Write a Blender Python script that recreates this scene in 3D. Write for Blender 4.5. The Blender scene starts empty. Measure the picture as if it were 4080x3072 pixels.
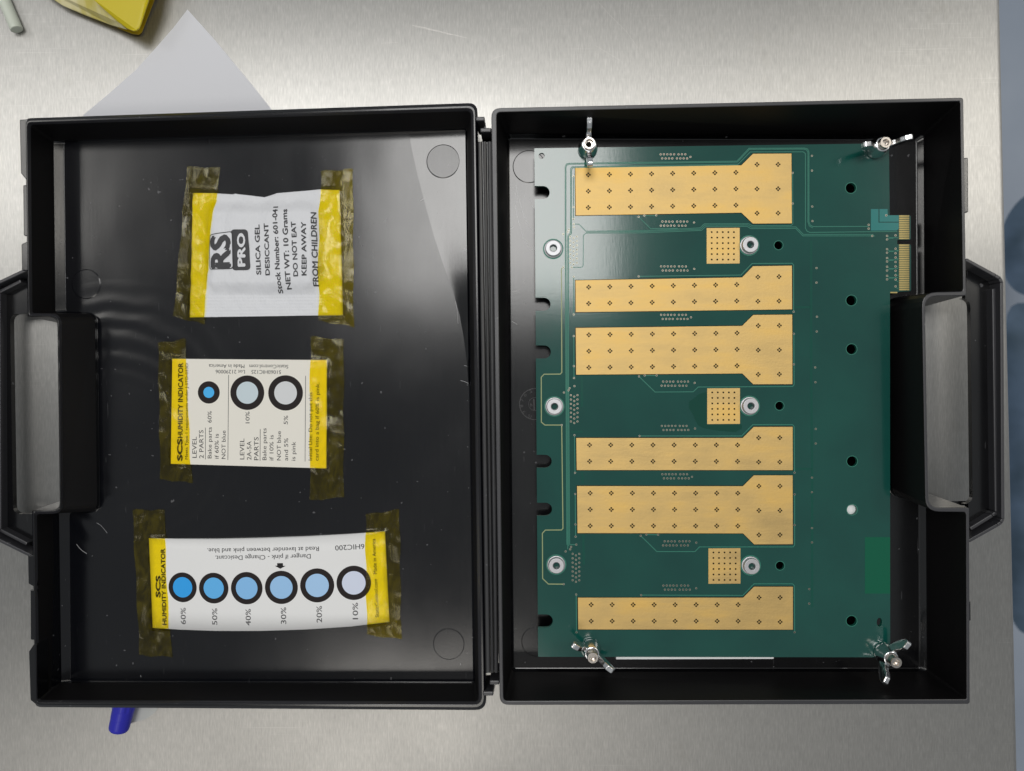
import bpy, bmesh, math, random
from mathutils import Vector, Matrix
from mathutils.geometry import delaunay_2d_cdt
random.seed(7)
sc = bpy.context.scene
COL = sc.collection
MM = 0.001

# ---------------------------------------------------------------- camera
F = 2833.0                      # focal length in photo pixels (4080 x 3072)
NX, NY = 2105.0, 1515.0         # photo point straight below the lens
H = 334.0                       # lens height above the bench, mm
d = Vector((NX - 2040, NY - 1536, F)).normalized()
ex = (Vector((1, 0, 0)) - d * d.x).normalized()
ey = d.cross(ex)
def to_world(v):
    return Vector((v.dot(ex), -v.dot(ey), -v.dot(d)))
cr, cu, cb = to_world(Vector((1, 0, 0))), to_world(Vector((0, -1, 0))), to_world(Vector((0, 0, -1)))
cam_d = bpy.data.cameras.new('camera')
cam = bpy.data.objects.new('camera', cam_d)
COL.objects.link(cam)
cam.matrix_world = Matrix(((cr.x, cu.x, cb.x, 0), (cr.y, cu.y, cb.y, 0), (cr.z, cu.z, cb.z, H * MM), (0, 0, 0, 1)))
cam_d.sensor_width = 36
cam_d.lens = F / 4080 * 36
cam_d.clip_start = 0.01
cam_d.clip_end = 20
cam_d.dof.use_dof = True
cam_d.dof.focus_distance = 0.322
cam_d.dof.aperture_fstop = 11
sc.camera = cam

# ---------------------------------------------------------------- light
w = bpy.data.worlds.new('World')
sc.world = w
w.use_nodes = True
bg = w.node_tree.nodes['Background']
bg.inputs[0].default_value = (0.93, 0.97, 1.0, 1)
bg.inputs[1].default_value = 0.27
def panel(name, x, y, z, sx, sy, radiance, col):
    l = bpy.data.lights.new(name, 'AREA')
    l.shape = 'RECTANGLE'
    l.size, l.size_y = sx, sy
    l.energy = radiance * math.pi * sx * sy
    l.color = col
    o = bpy.data.objects.new(name, l)
    o.location = (x, y, z)
    COL.objects.link(o)
panel('ceiling_panel_light', -0.22, 0.73, 2.5, 1.1, 0.82, 8.5, (1.0, 0.985, 0.96))
panel('ceiling_panel_light', 2.02, 0.95, 2.5, 0.7, 0.8, 8.5, (1.0, 0.95, 0.86))
panel('ceiling_panel_light', -2.4, 0.9, 2.5, 0.9, 0.8, 4.5, (1.0, 0.97, 0.92))
panel('ceiling_panel_light', -0.5, -1.42, 2.5, 1.0, 0.62, 4.5, (1.0, 0.95, 0.88))
sc.view_settings.view_transform = 'Standard'
sc.view_settings.look = 'None'
sc.view_settings.exposure = 0
sc.view_settings.gamma = 1

# ---------------------------------------------------------------- frames: bench (W) and the lid, which leans on the hinge (L)
LIDROT = Matrix.Rotation(math.radians(-1.55), 4, 'Y')
FR = {'W': Matrix.Identity(4), 'L': Matrix.Translation((-231, 0, 0)) @ LIDROT}
def ray(px, py):
    v = Vector((px - 2040, py - 1536, F))
    return to_world(v)
def P(px, py, z, fr='W'):
    """point of a frame (mm) at height z of that frame, from its measured place in the photograph"""
    Mi = FR[fr].inverted()
    o = Mi @ Vector((0, 0, H))
    r = Mi.to_3x3() @ ray(px, py)
    t = (z - o.z) / r.z
    return o + r * t
def PP(pts, z, fr='W'):
    return [P(a, b, z, fr) for a, b in pts]

# ---------------------------------------------------------------- object helpers
ORG = {}
def link(o, parent=None):
    COL.objects.link(o)
    if parent is not None:
        o.parent = parent
def tag(o, label=None, cat=None, group=None, kind=None):
    if label: o['label'] = label
    if cat: o['category'] = cat
    if group: o['group'] = group
    if kind: o['kind'] = kind
    return o
def root(name, loc, label, cat, group=None):
    o = bpy.data.objects.new(name, None)
    o.location = Vector(loc) * MM
    o.empty_display_size = 0.01
    link(o)
    ORG[o.name] = Vector(loc)
    return tag(o, label, cat, group)
def origin(parent):
    v = Vector((0, 0, 0))
    while parent is not None:
        v = v + ORG.get(parent.name, Vector((0, 0, 0)))
        parent = parent.parent
    return v
def mk(name, verts, faces, mats, parent=None, fr='W', smooth=False, mi=None, kind=None):
    """one mesh object; verts in mm of frame fr; top-level meshes get an origin at their base"""
    M = FR[fr]
    vs = [M @ Vector(v) for v in verts]
    if parent is None:
        og = Vector((sum(v.x for v in vs) / len(vs), sum(v.y for v in vs) / len(vs), min(v.z for v in vs)))
    else:
        og = origin(parent)
    me = bpy.data.meshes.new(name)
    me.from_pydata([(v - og) * MM for v in vs], [], faces)
    if not isinstance(mats, (list, tuple)): mats = [mats]
    for m in mats: me.materials.append(m)
    if mi:
        for p, k in zip(me.polygons, mi): p.material_index = k
    if smooth:
        for p in me.polygons: p.use_smooth = True
    me.update()
    o = bpy.data.objects.new(name, me)
    link(o, parent)
    if parent is None:
        o.location = og * MM
        ORG[o.name] = og
    if kind: o['kind'] = kind
    return o
def fix_normals(o):
    bm = bmesh.new(); bm.from_mesh(o.data)
    bmesh.ops.recalc_face_normals(bm, faces=bm.faces)
    bm.to_mesh(o.data); bm.free()
    return o
def bevel(o, wmm, seg=2, angle=40):
    m = o.modifiers.new('edge_rounding', 'BEVEL')
    m.width = wmm * MM; m.segments = seg; m.limit_method = 'ANGLE'; m.angle_limit = math.radians(angle)
    return o
class G:
    """collects simple shapes"""
    def __init__(s): s.v = []; s.f = []; s.m = []
    def add(s, v, f, m=0):
        b = len(s.v); s.v += [Vector(x) for x in v]
        s.f += [[b + i for i in q] for q in f]; s.m += [m] * len(f)
    def prism(s, pts, z0, z1, m=0):
        n = len(pts)
        # keep counter-clockwise
        ar = sum(pts[i][0] * pts[(i + 1) % n][1] - pts[(i + 1) % n][0] * pts[i][1] for i in range(n))
        if ar < 0: pts = pts[::-1]
        v = [(p[0], p[1], z0) for p in pts] + [(p[0], p[1], z1) for p in pts]
        f = [list(range(n))[::-1], list(range(n, 2 * n))] + [[i, (i + 1) % n, n + (i + 1) % n, n + i] for i in range(n)]
        s.add(v, f, m)
    def hexa(s, lo, hi, m=0):
        """prism between a lower and an upper loop"""
        n = len(lo)
        ar = sum(lo[i][0] * lo[(i + 1) % n][1] - lo[(i + 1) % n][0] * lo[i][1] for i in range(n))
        if ar < 0: lo, hi = lo[::-1], hi[::-1]
        f = [list(range(n))[::-1], list(range(n, 2 * n))] + [[i, (i + 1) % n, n + (i + 1) % n, n + i] for i in range(n)]
        s.add(list(lo) + list(hi), f, m)
    def disc(s, c, r, z0, z1, n=16, m=0):
        s.prism([(c[0] + r * math.cos(2 * math.pi * i / n), c[1] + r * math.sin(2 * math.pi * i / n)) for i in range(n)], z0, z1, m)
    def lathe(s, c, prof, n=24, m=0, axis=None):
        """prof: list of (r, z); open ends closed when r==0"""
        v = []; f = []
        for r, z in prof:
            for i in range(n):
                a = 2 * math.pi * i / n
                v.append((c[0] + r * math.cos(a), c[1] + r * math.sin(a), c[2] + z))
        for k in range(len(prof) - 1):
            for i in range(n):
                j = (i + 1) % n
                f.append([k * n + i, k * n + j, (k + 1) * n + j, (k + 1) * n + i])
        s.add(v, f, m)
    def strip(s, pts, wd, z0, z1, m=0, closed=False):
        n = len(pts); L = []; R = []
        for i in range(n):
            a = Vector(pts[i - 1][:2]) if (i or closed) else None
            b = Vector(pts[i][:2]); c = Vector(pts[(i + 1) % n][:2]) if (i < n - 1 or closed) else None
            d1 = (b - a).normalized() if a is not None else None
            d2 = (c - b).normalized() if c is not None else None
            t = (d1 + d2).normalized() if d1 is not None and d2 is not None else (d1 or d2)
            nrm = Vector((-t.y, t.x))
            k = 1.0
            if d1 is not None and d2 is not None: k = 1 / max(0.5, t.dot(d2))
            L.append(b + nrm * wd / 2 * k); R.append(b - nrm * wd / 2 * k)
        rng = range(n) if closed else range(n - 1)
        for i in rng:
            j = (i + 1) % n
            s.add([(R[i].x, R[i].y, z0), (R[j].x, R[j].y, z0), (L[j].x, L[j].y, z0), (L[i].x, L[i].y, z0),
                   (R[i].x, R[i].y, z1), (R[j].x, R[j].y, z1), (L[j].x, L[j].y, z1), (L[i].x, L[i].y, z1)],
                  [[4, 5, 6, 7], [0, 1, 5, 4], [2, 3, 7, 6], [1, 2, 6, 5], [3, 0, 4, 7]], m)
    def mk(s, name, mats, parent=None, fr='W', smooth=False, kind=None):
        return mk(name, s.v, s.f, mats, parent, fr, smooth, s.m, kind)

def rounded(corners, seg=5):
    """corners: (x, y, r) in mm -> loop of points, seg+1 per corner"""
    n = len(corners); out = []
    for i in range(n):
        p = Vector(corners[i][:2]); r = corners[i][2]
        a = (Vector(corners[i - 1][:2]) - p).normalized(); b = (Vector(corners[(i + 1) % n][:2]) - p).normalized()
        ang = a.angle(b)
        t = r / math.tan(ang / 2)
        s = p + a * t; e = p + b * t
        for k in range(seg + 1):
            u = k / seg
            out.append((s * (1 - u) ** 2 + p * 2 * u * (1 - u) + e * u * u))
    return out
def loopz(corn, z, fr, seg=5):
    """corn: (px, py, r_mm) in photo pixels at height z"""
    c = []
    for a, b, r in corn:
        q = P(a, b, z, fr); c.append((q.x, q.y, r))
    return [(q.x, q.y, z) for q in rounded(c, seg)]
def loft(loops, caps=(True, True)):
    n = len(loops[0]); v = []; f = []
    for l in loops: v += l
    for k in range(len(loops) - 1):
        for i in range(n):
            j = (i + 1) % n
            f.append([k * n + i, k * n + j, (k + 1) * n + j, (k + 1) * n + i])
    if caps[0]: f.append(list(range(n))[::-1])
    if caps[1]: f.append([(len(loops) - 1) * n + i for i in range(n)])
    return v, f
def pip(poly, x, y):
    ins = False; n = len(poly)
    for i in range(n):
        ax, ay = poly[i][:2]; bx, by = poly[(i + 1) % n][:2]
        if (ay > y) != (by > y) and x < (bx - ax) * (y - ay) / (by - ay) + ax: ins = not ins
    return ins
def plate(name, outer, holes, z0, z1, mats, parent=None, fr='W', kind=None):
    """flat solid with real holes; loops in mm"""
    loops = [outer] + holes; pts = []; ed = []
    for lp in loops:
        b = len(pts); n = len(lp)
        pts += [Vector((p[0], p[1])) for p in lp]; ed += [(b + i, b + (i + 1) % n) for i in range(n)]
    rv, re_, rf, _a, _b, _c = delaunay_2d_cdt(pts, ed, [], 0, 1e-7)
    bb = [(min(p[0] for p in h), max(p[0] for p in h), min(p[1] for p in h), max(p[1] for p in h)) for h in holes]
    top = []
    for t in rf:
        cx = sum(rv[i].x for i in t) / 3; cy = sum(rv[i].y for i in t) / 3
        if not pip(outer, cx, cy): continue
        if any(b[0] < cx < b[1] and b[2] < cy < b[3] and pip(h, cx, cy) for h, b in zip(holes, bb)): continue
        top.append(list(t))
    n = len(rv)
    v = [(p.x, p.y, z0) for p in rv] + [(p.x, p.y, z1) for p in rv]
    f = [t[::-1] for t in top] + [[n + i for i in t] for t in top]
    cnt = {}
    for t in top:
        for a, b in ((t[0], t[1]), (t[1], t[2]), (t[2], t[0])): cnt[(a, b)] = 1
    for a, b in cnt:
        if (b, a) not in cnt: f.append([a, b, n + b, n + a])
    return mk(name, v, f, mats, parent, fr, kind=kind)
def circ(c, r, n=12, ph=0.0):
    return [(c[0] + r * math.cos(2 * math.pi * i / n + ph), c[1] + r * math.sin(2 * math.pi * i / n + ph)) for i in range(n)]

# ---------------------------------------------------------------- materials
def mat(name, col, rough=0.5, metal=0.0, spec=0.5, coat=0.0, coat_r=0.1):
    m = bpy.data.materials.new(name); m.use_nodes = True
    b = m.node_tree.nodes['Principled BSDF']
    b.inputs['Base Color'].default_value = (*col, 1)
    b.inputs['Roughness'].default_value = rough
    b.inputs['Metallic'].default_value = metal
    b.inputs['Specular IOR Level'].default_value = spec
    b.inputs['Coat Weight'].default_value = coat
    b.inputs['Coat Roughness'].default_value = coat_r
    return m
def N(m, t, **kw):
    n = m.node_tree.nodes.new(t)
    for k, v in kw.items():
        if k in n.inputs: n.inputs[k].default_value = v
        else: setattr(n, k, v)
    return n
def L(m, a, b): m.node_tree.links.new(a, b)
def bsdf(m): return m.node_tree.nodes['Principled BSDF']
def noise(m, scale=(1, 1, 1), sc_=5.0, detail=3.0, rot=0.0, rough=0.5, coord='Object'):
    tc = N(m, 'ShaderNodeTexCoord'); mp = N(m, 'ShaderNodeMapping')
    mp.inputs['Scale'].default_value = scale; mp.inputs['Rotation'].default_value = (0, 0, rot)
    L(m, tc.outputs[coord], mp.inputs['Vector'])
    n = N(m, 'ShaderNodeTexNoise'); n.inputs['Scale'].default_value = sc_; n.inputs['Detail'].default_value = detail
    n.inputs['Roughness'].default_value = rough
    L(m, mp.outputs[0], n.inputs['Vector'])
    return n.outputs['Fac']
def ramp(m, fac, stops):
    r = N(m, 'ShaderNodeValToRGB'); L(m, fac, r.inputs['Fac'])
    e = r.color_ramp.elements
    while len(e) < len(stops): e.new(0.5)
    for q, (p, c) in zip(e, stops):
        q.position = p; q.color = (*c, 1) if len(c) == 3 else c
    return r.outputs['Color']
def rng(m, fac, a, b, c, d_):
    r = N(m, 'ShaderNodeMapRange'); L(m, fac, r.inputs[0])
    for i, x in zip((1, 2, 3, 4), (a, b, c, d_)): r.inputs[i].default_value = x
    return r.outputs[0]
def bump(m, fac, strength, dist=0.0002, prev=None):
    b = N(m, 'ShaderNodeBump'); b.inputs['Strength'].default_value = strength; b.inputs['Distance'].default_value = dist
    L(m, fac, b.inputs['Height'])
    if prev is not None: L(m, prev, b.inputs['Normal'])
    return b.outputs[0]
def addf(m, a, b, op='ADD'):
    n = N(m, 'ShaderNodeMath', operation=op)
    for s, x in ((0, a), (1, b)):
        if isinstance(x, (int, float)): n.inputs[s].default_value = x
        else: L(m, x, n.inputs[s])
    return n.outputs[0]

# brushed steel: grain runs up the picture, so lights smear across it
steel = mat('brushed_steel', (0.6, 0.58, 0.54), 0.5, 1.0)
bs = bsdf(steel)
bs.inputs['Anisotropic'].default_value = 0.78
tn = N(steel, 'ShaderNodeTangent'); tn.direction_type = 'UV_MAP'; tn.uv_map = 'UVMap'
L(steel, tn.outputs[0], bs.inputs['Tangent'])
g1 = noise(steel, (2200, 260, 1), 1.0, 2.0)
g2 = noise(steel, (1100, 90, 1), 1.0, 2.0)
g3 = noise(steel, (9, 9, 1), 1.0, 4.0)
g4 = noise(steel, (160, 160, 1), 1.0, 5.0, rough=0.7)
mix = addf(steel, addf(steel, addf(steel, g1, 0.6, 'MULTIPLY'), addf(steel, g2, 0.3, 'MULTIPLY')), addf(steel, g4, 0.2, 'MULTIPLY'))
L(steel, ramp(steel, mix, [(0.36, (0.37, 0.364, 0.35)), (0.55, (0.425, 0.418, 0.40)), (0.72, (0.49, 0.481, 0.46))]), bs.inputs['Base Color'])
x1 = noise(steel, (26, 1700, 1), 1.0, 1.0, 0.42); x2 = noise(steel, (1500, 22, 1), 1.0, 1.0, 0.25); x3 = noise(steel, (5, 5, 1), 1.0, 5.0, rough=0.6)
sx = addf(steel, rng(steel, x1, 0.66, 0.74, 0, 1), rng(steel, x2, 0.68, 0.76, 0, 1), 'MAXIMUM')
sx = addf(steel, addf(steel, sx, rng(steel, x3, 0.45, 0.6, 0.1, 1), 'MULTIPLY'), 0.14, 'MULTIPLY')
cm = N(steel, 'ShaderNodeMix', data_type='RGBA'); L(steel, sx, cm.inputs[0]); L(steel, bs.inputs['Base Color'].links[0].from_socket, cm.inputs[6]); cm.inputs[7].default_value = (0.8, 0.79, 0.76, 1)
cm2 = N(steel, 'ShaderNodeMix', data_type='RGBA'); L(steel, rng(steel, noise(steel, (30, 30, 1), 1.0, 6.0, rough=0.75), 0.58, 0.72, 0, 0.35), cm2.inputs[0]); L(steel, cm.outputs[2], cm2.inputs[6]); cm2.inputs[7].default_value = (0.36, 0.345, 0.31, 1)
L(steel, cm2.outputs[2], bs.inputs['Base Color'])
L(steel, rng(steel, g3, 0.3, 0.7, 0.37, 0.43), bs.inputs['Roughness'])
L(steel, bump(steel, g1, 0.08, 0.00006), bs.inputs['Normal'])

def black_plastic(name, col=(0.0022, 0.0022, 0.003), r0=0.15, r1=0.22, swirl=False):
    m = mat(name, col, 0.3, 0, 0.75)
    a = noise(m, (900, 40, 300), 1.0, 3.0)
    b = noise(m, (14, 14, 14), 1.0, 4.0)
    c = noise(m, (700, 700, 700), 1.0, 4.0, rough=0.7)
    L(m, rng(m, addf(m, addf(m, a, 0.12, 'MULTIPLY'), addf(m, b, 0.88, 'MULTIPLY')), 0.35, 0.65, r0, r1), bsdf(m).inputs['Roughness'])
    dst = noise(m, (420, 420, 420), 1.0, 1.0); bl = noise(m, (1200, 90, 200), 1.0, 1.0, 0.15)
    cmx = N(m, 'ShaderNodeMix', data_type='RGBA')
    L(m, addf(m, rng(m, dst, 0.76, 0.80, 0, 1), addf(m, rng(m, bl, 0.74, 0.8, 0, 0.35), rng(m, b, 0.4, 0.6, 0.1, 1), 'MULTIPLY'), 'MAXIMUM'), cmx.inputs[0])
    cmx.inputs[6].default_value = (*col, 1); cmx.inputs[7].default_value = (0.1, 0.1, 0.105, 1)
    L(m, cmx.outputs[2], bsdf(m).inputs['Base Color'])
    nm = bump(m, a, 0.05, 0.00005)
    nm = bump(m, c, 0.15, 0.00005, nm)
    if swirl:
        # flow rings frozen into the moulding round the handle pocket, and a slow warp of the whole floor
        tc = N(m, 'ShaderNodeTexCoord'); mp = N(m, 'ShaderNodeMapping')
        mp.inputs['Location'].default_value = (0.172, 0.012, 0)
        L(m, tc.outputs['Object'], mp.inputs['Vector'])
        wv = N(m, 'ShaderNodeTexWave', wave_type='RINGS', rings_direction='Z')
        wv.inputs['Scale'].default_value = 34; wv.inputs['Distortion'].default_value = 5; wv.inputs['Detail'].default_value = 2
        wv.inputs['Detail Scale'].default_value = 0.7
        L(m, mp.outputs[0], wv.inputs['Vector'])
        ln = N(m, 'ShaderNodeVectorMath', operation='LENGTH'); L(m, mp.outputs[0], ln.inputs[0])
        fade = addf(m, rng(m, ln.outputs['Value'], 0.02, 0.035, 0, 1), rng(m, ln.outputs['Value'], 0.045, 0.07, 1, 0), 'MULTIPLY')
        nm = bump(m, addf(m, wv.outputs['Fac'], fade, 'MULTIPLY'), 0.5, 0.0004, nm)
        nm = bump(m, noise(m, (16, 9, 10), 1.0, 2.0), 0.5, 0.0012, nm)
    L(m, nm, bsdf(m).inputs['Normal'])
    return m
plastic = black_plastic('black_plastic')
matte = mat('matte_black_wall', (0.0035, 0.003, 0.0035), 0.5, 0, 0.35)
L(matte, bump(matte, noise(matte, (500, 500, 500), 1.0, 4.0), 0.2, 0.0001), bsdf(matte).inputs['Normal'])
lid_plastic = black_plastic('lid_black_plastic', (0.0022, 0.0025, 0.0042), 0.15, 0.23, True)
bsdf(lid_plastic).inputs['Specular IOR Level'].default_value = 0.62
lit_edge = black_plastic('lit_plastic_edge', (0.035, 0.035, 0.04), 0.3, 0.42)  # lighter base colour stands in for light reflected by flat rims and edges

soldermask = mat('green_soldermask', (0.004, 0.048, 0.04), 0.13, 0, 0.8)
n1 = noise(soldermask, (30, 30, 30), 1.0, 4.0)
n2 = noise(soldermask, (1400, 220, 300), 1.0, 2.0)
n3 = noise(soldermask, (240, 1500, 300), 1.0, 2.0)
L(soldermask, ramp(soldermask, n1, [(0.3, (0.003, 0.062, 0.051)), (0.7, (0.005, 0.082, 0.064))]), bsdf(soldermask).inputs['Base Color'])
L(soldermask, bump(soldermask, addf(soldermask, n2, n3), 0.12, 0.00005), bsdf(soldermask).inputs['Normal'])
mask_edge = mat('board_edge_green', (0.01, 0.12, 0.085), 0.4)
trace_m = mat('covered_copper_green', (0.03, 0.22, 0.155), 0.5)
trace_f = mat('faint_inner_plane_green', (0.006, 0.085, 0.062), 0.18)
trace_g = mat('pale_copper_under_mask', (0.36, 0.42, 0.20), 0.45)
teal_m = mat('teal_mask_over_copper', (0.006, 0.20, 0.19), 0.25)
bright_g = mat('bright_green_mask', (0.001, 0.115, 0.06), 0.25)
via_m = mat('tinned_via_ring', (0.45, 0.44, 0.36), 0.4, 1.0)
dark_m = mat('dark_hole', (0.008, 0.007, 0.005), 0.8, spec=0.1)
darkgold = mat('dark_gold_hole_wall', (0.03, 0.02, 0.004), 0.6, spec=0.2)
gold = mat('gold_plating', (0.82, 0.60, 0.28), 0.55, 1.0)
q1 = noise(gold, (900, 900, 900), 1.0, 3.0, rough=0.65)
q2a = noise(gold, (14, 90, 18), 1.0, 5.0, rough=0.65)
q2b = noise(gold, (55, 70, 18), 1.0, 4.0)
q2 = addf(gold, addf(gold, q2a, 0.6, 'MULTIPLY'), addf(gold, q2b, 0.4, 'MULTIPLY'))
q3 = noise(gold, (260, 1700, 300), 1.0, 2.0)
L(gold, ramp(gold, q2, [(0.36, (0.62, 0.445, 0.195)), (0.5, (0.74, 0.525, 0.215)), (0.64, (0.84, 0.575, 0.195))]), bsdf(gold).inputs['Base Color'])
L(gold, rng(gold, q2, 0.3, 0.7, 0.52, 0.62), bsdf(gold).inputs['Roughness'])
L(gold, bump(gold, addf(gold, q1, addf(gold, q3, 0.5, 'MULTIPLY')), 0.6, 0.00008), bsdf(gold).inputs['Normal'])
finger_gold = mat('contact_gold', (0.44, 0.355, 0.15), 0.45, 1.0)
alu = mat('matte_aluminium', (0.6, 0.6, 0.62), 0.5, 1.0)
L(alu, bump(alu, noise(alu, (900, 900, 900), 1.0, 3.0), 0.4, 0.0001), bsdf(alu).inputs['Normal'])
zinc = mat('bright_zinc', (0.78, 0.79, 0.80), 0.2, 1.0)
L(zinc, bump(zinc, noise(zinc, (500, 500, 500), 1.0, 3.0), 0.3, 0.0003), bsdf(zinc).inputs['Normal'])
steel_bolt = mat('bolt_steel', (0.62, 0.57, 0.52), 0.25, 1.0)

paper = mat('grey_white_paper', (0.74, 0.745, 0.78), 0.75, 0, 0.2)
L(paper, bump(paper, noise(paper, (600, 600, 600), 1.0, 4.0, rough=0.7), 0.5, 0.00012), bsdf(paper).inputs['Normal'])
sachet_m = mat('white_sachet_paper', (0.78, 0.79, 0.82), 0.6, 0, 0.3)
s1 = noise(sachet_m, (70, 40, 50), 1.0, 5.0, rough=0.6)
s2 = noise(sachet_m, (900, 900, 900), 1.0, 2.0)
L(sachet_m, bump(sachet_m, s2, 0.2, 0.00006, bump(sachet_m, s1, 0.7, 0.003)), bsdf(sachet_m).inputs['Normal'])
card_c = mat('cream_card', (0.87, 0.84, 0.76), 0.6, 0, 0.3)
card_w = mat('white_card', (0.87, 0.87, 0.865), 0.6, 0, 0.3)
for cm in (card_c, card_w):
    L(cm, bump(cm, noise(cm, (500, 500, 500), 1.0, 3.0), 0.15, 0.0001), bsdf(cm).inputs['Normal'])
ink = mat('black_ink', (0.018, 0.017, 0.018), 0.6, spec=0.2)
ink_g = mat('grey_ink', (0.075, 0.075, 0.08), 0.6, spec=0.2)
ink_r = mat('dark_brown_ring_ink', (0.022, 0.017, 0.017), 0.65, spec=0.2)
def spotm(n, c): return mat(n, c, 0.7, spec=0.2)
foam = mat('white_foam', (0.9, 0.91, 0.92), 0.7)
mark_m = mat('moulded_mark', (0.012, 0.012, 0.013), 0.35)

tape = bpy.data.materials.new('yellow_polyimide_tape'); tape.use_nodes = True
nt = tape.node_tree; nt.nodes.clear()
out = nt.nodes.new('ShaderNodeOutputMaterial')
tr = nt.nodes.new('ShaderNodeBsdfTransparent'); tr.inputs[0].default_value = (0.99, 0.86, 0.01, 1)
df = nt.nodes.new('ShaderNodeBsdfDiffuse'); df.inputs[0].default_value = (0.60, 0.48, 0.02, 1)
gl = nt.nodes.new('ShaderNodeBsdfGlossy'); gl.inputs[0].default_value = (1, 0.98, 0.9, 1); gl.inputs['Roughness'].default_value = 0.12
fr_ = nt.nodes.new('ShaderNodeFresnel'); fr_.inputs[0].default_value = 1.45
m1 = nt.nodes.new('ShaderNodeMixShader'); m2 = nt.nodes.new('ShaderNodeMixShader')
tn1 = noise(tape, (150, 75, 100), 1.0, 6.0, rough=0.62)
tn3 = noise(tape, (60, 40, 60), 1.0, 2.0)
tn1.node.inputs['Distortion'].default_value = 1.6
tn2 = noise(tape, (420, 260, 300), 1.0, 3.0)
patch = addf(tape, rng(tape, addf(tape, addf(tape, tn1, 0.75, 'MULTIPLY'), addf(tape, tn2, 0.25, 'MULTIPLY')), 0.44, 0.6, 0.012, 0.085), rng(tape, tn3, 0.38, 0.58, 0.6, 1.0), 'MULTIPLY')
nb = bump(tape, tn3, 0.9, 0.004, bump(tape, tn1, 0.6, 0.0007))
for s in (gl, fr_): L(tape, nb, s.inputs['Normal'])
L(tape, patch, m1.inputs[0]); L(tape, tr.outputs[0], m1.inputs[1]); L(tape, df.outputs[0], m1.inputs[2])
L(tape, fr_.outputs[0], m2.inputs[0]); L(tape, m1.outputs[0], m2.inputs[1]); L(tape, gl.outputs[0], m2.inputs[2])
L(tape, m2.outputs[0], out.inputs[0])

# ================================================================ setting
fl_m = mat('blue_grey_floor', (0.17, 0.2, 0.28), 0.6)
L(fl_m, ramp(fl_m, noise(fl_m, (3, 3, 3), 1.0, 4.0), [(0.35, (0.29, 0.34, 0.42)), (0.6, (0.36, 0.41, 0.49))]), bsdf(fl_m).inputs['Base Color'])
fl = mk('floor', [(-1500, -1500, -850), (2500, -1500, -850), (2500, 2500, -850), (-1500, 2500, -850)], [[0, 1, 2, 3]], fl_m)
fl['kind'] = 'structure'

# bench with a folded right edge
bench = root('steel_bench', (0, 0, 0), 'brushed stainless steel bench under the black case', 'bench')
e0, e1 = P(3986, -300, 0), P(4069, 3372, 0)
def bench_mesh():
    prof = [(0, 0)]; R = 3.0
    for k in range(0, 7):
        a = math.radians(90 - 15 * k); prof.append((-R + R * math.cos(a), -R + R * math.sin(a)))
    prof += [(0, -38)]
    prof[0] = (-900, 0)
    v = []; f = []
    for e in (e1, e0):
        for (x, z) in prof: v.append((e.x + x, e.y, z))
    n = len(prof)
    for i in range(n - 1): f.append([i, n + i, n + i + 1, i + 1][::-1])
    o = mk('bench_top', v, f, steel, bench, smooth=True)
    uv = o.data.uv_layers.new(name='UVMap')
    for lp in o.data.loops:
        c = o.data.vertices[lp.vertex_index].co; uv.data[lp.index].uv = (c.x + c.z * -1, c.y)
    return o
fix_normals(bench_mesh())
scr = mat('bright_scratch', (0.62, 0.6, 0.57), 0.45, 1.0)
g = G()
for pts, wd in [([(1642, 101), (1700, 112), (1862, 152)], 0.16), ([(1652, 106), (1720, 120), (1800, 139)], 0.12),
                ([(1940, 248), (1975, 230), (2016, 217)], 0.1), ([(1518, 172), (1550, 171), (1585, 169)], 0.1),
                ([(2385, 10), (2430, 60), (2500, 130), (2540, 190)], 0.1), ([(2370, 180), (2470, 240)], 0.08),
                ([(1548, 332), (1560, 316)], 0.12), ([(1646, 286), (1652, 272)], 0.14), ([(3970, 376), (3976, 395), (3978, 430)], 0.14)]:
    g.strip(PP(pts, 0), wd * 0.6, 0.0, 0.02)
g.mk('surface_scratches', scr, bench, kind='stuff')

# what lies on the floor past the bench edge
cl_m = mat('dark_blue_cloth', (0.02, 0.045, 0.085), 0.7)
L(cl_m, ramp(cl_m, noise(cl_m, (12, 12, 12), 1.0, 3.0), [(0.35, (0.045, 0.08, 0.12)), (0.6, (0.10, 0.155, 0.235))]), bsdf(cl_m).inputs['Base Color'])
def cloth(name, pts, z, label):
    base = PP(pts, z)
    cx = sum(p.x for p in base) / len(base); cy = sum(p.y for p in base) / len(base)
    v = [(cx, cy, z + 30)]; n = len(base)
    for ring, (k, h) in enumerate(((0.35, 34), (0.7, 22), (1.0, 0))):
        for i, p in enumerate(base):
            v.append((cx + (p.x - cx) * k, cy + (p.y - cy) * k, z + h + random.uniform(-9, 9) * (ring < 2)))
    f = [[0, 1 + i, 1 + (i + 1) % n] for i in range(n)]
    for r_ in range(2):
        for i in range(n):
            j = (i + 1) % n
            f.append([1 + r_ * n + i, 1 + (r_ + 1) * n + i, 1 + (r_ + 1) * n + j, 1 + r_ * n + j])
    o = fix_normals(mk(name, v, f, cl_m, smooth=True))
    s = o.modifiers.new('soft', 'SUBSURF'); s.levels = s.render_levels = 2
    tag(o, label, 'cloth')
cloth('blue_cloth', [(3990, 900), (4040, 810), (4130, 740), (4300, 760), (4330, 1200), (4090, 1185), (4040, 1160), (4000, 1110), (3980, 1000)], -640,
      'dark blue cloth on the floor, beside the upper half of the bench edge')
cloth('blue_cloth', [(3990, 1215), (4060, 1200), (4300, 1220), (4330, 2300), (4100, 2560), (4050, 2500), (4010, 2440), (3990, 1800)], -640,
      'larger dark blue cloth on the floor, beside the lower bench edge')

# ================================================================ carrying case
case = root('carrying_case', (P(1940, 1600, 0).x, P(1940, 1600, 0).y, 0), 'open black plastic carrying case lying flat with both halves up', 'case')

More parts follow.
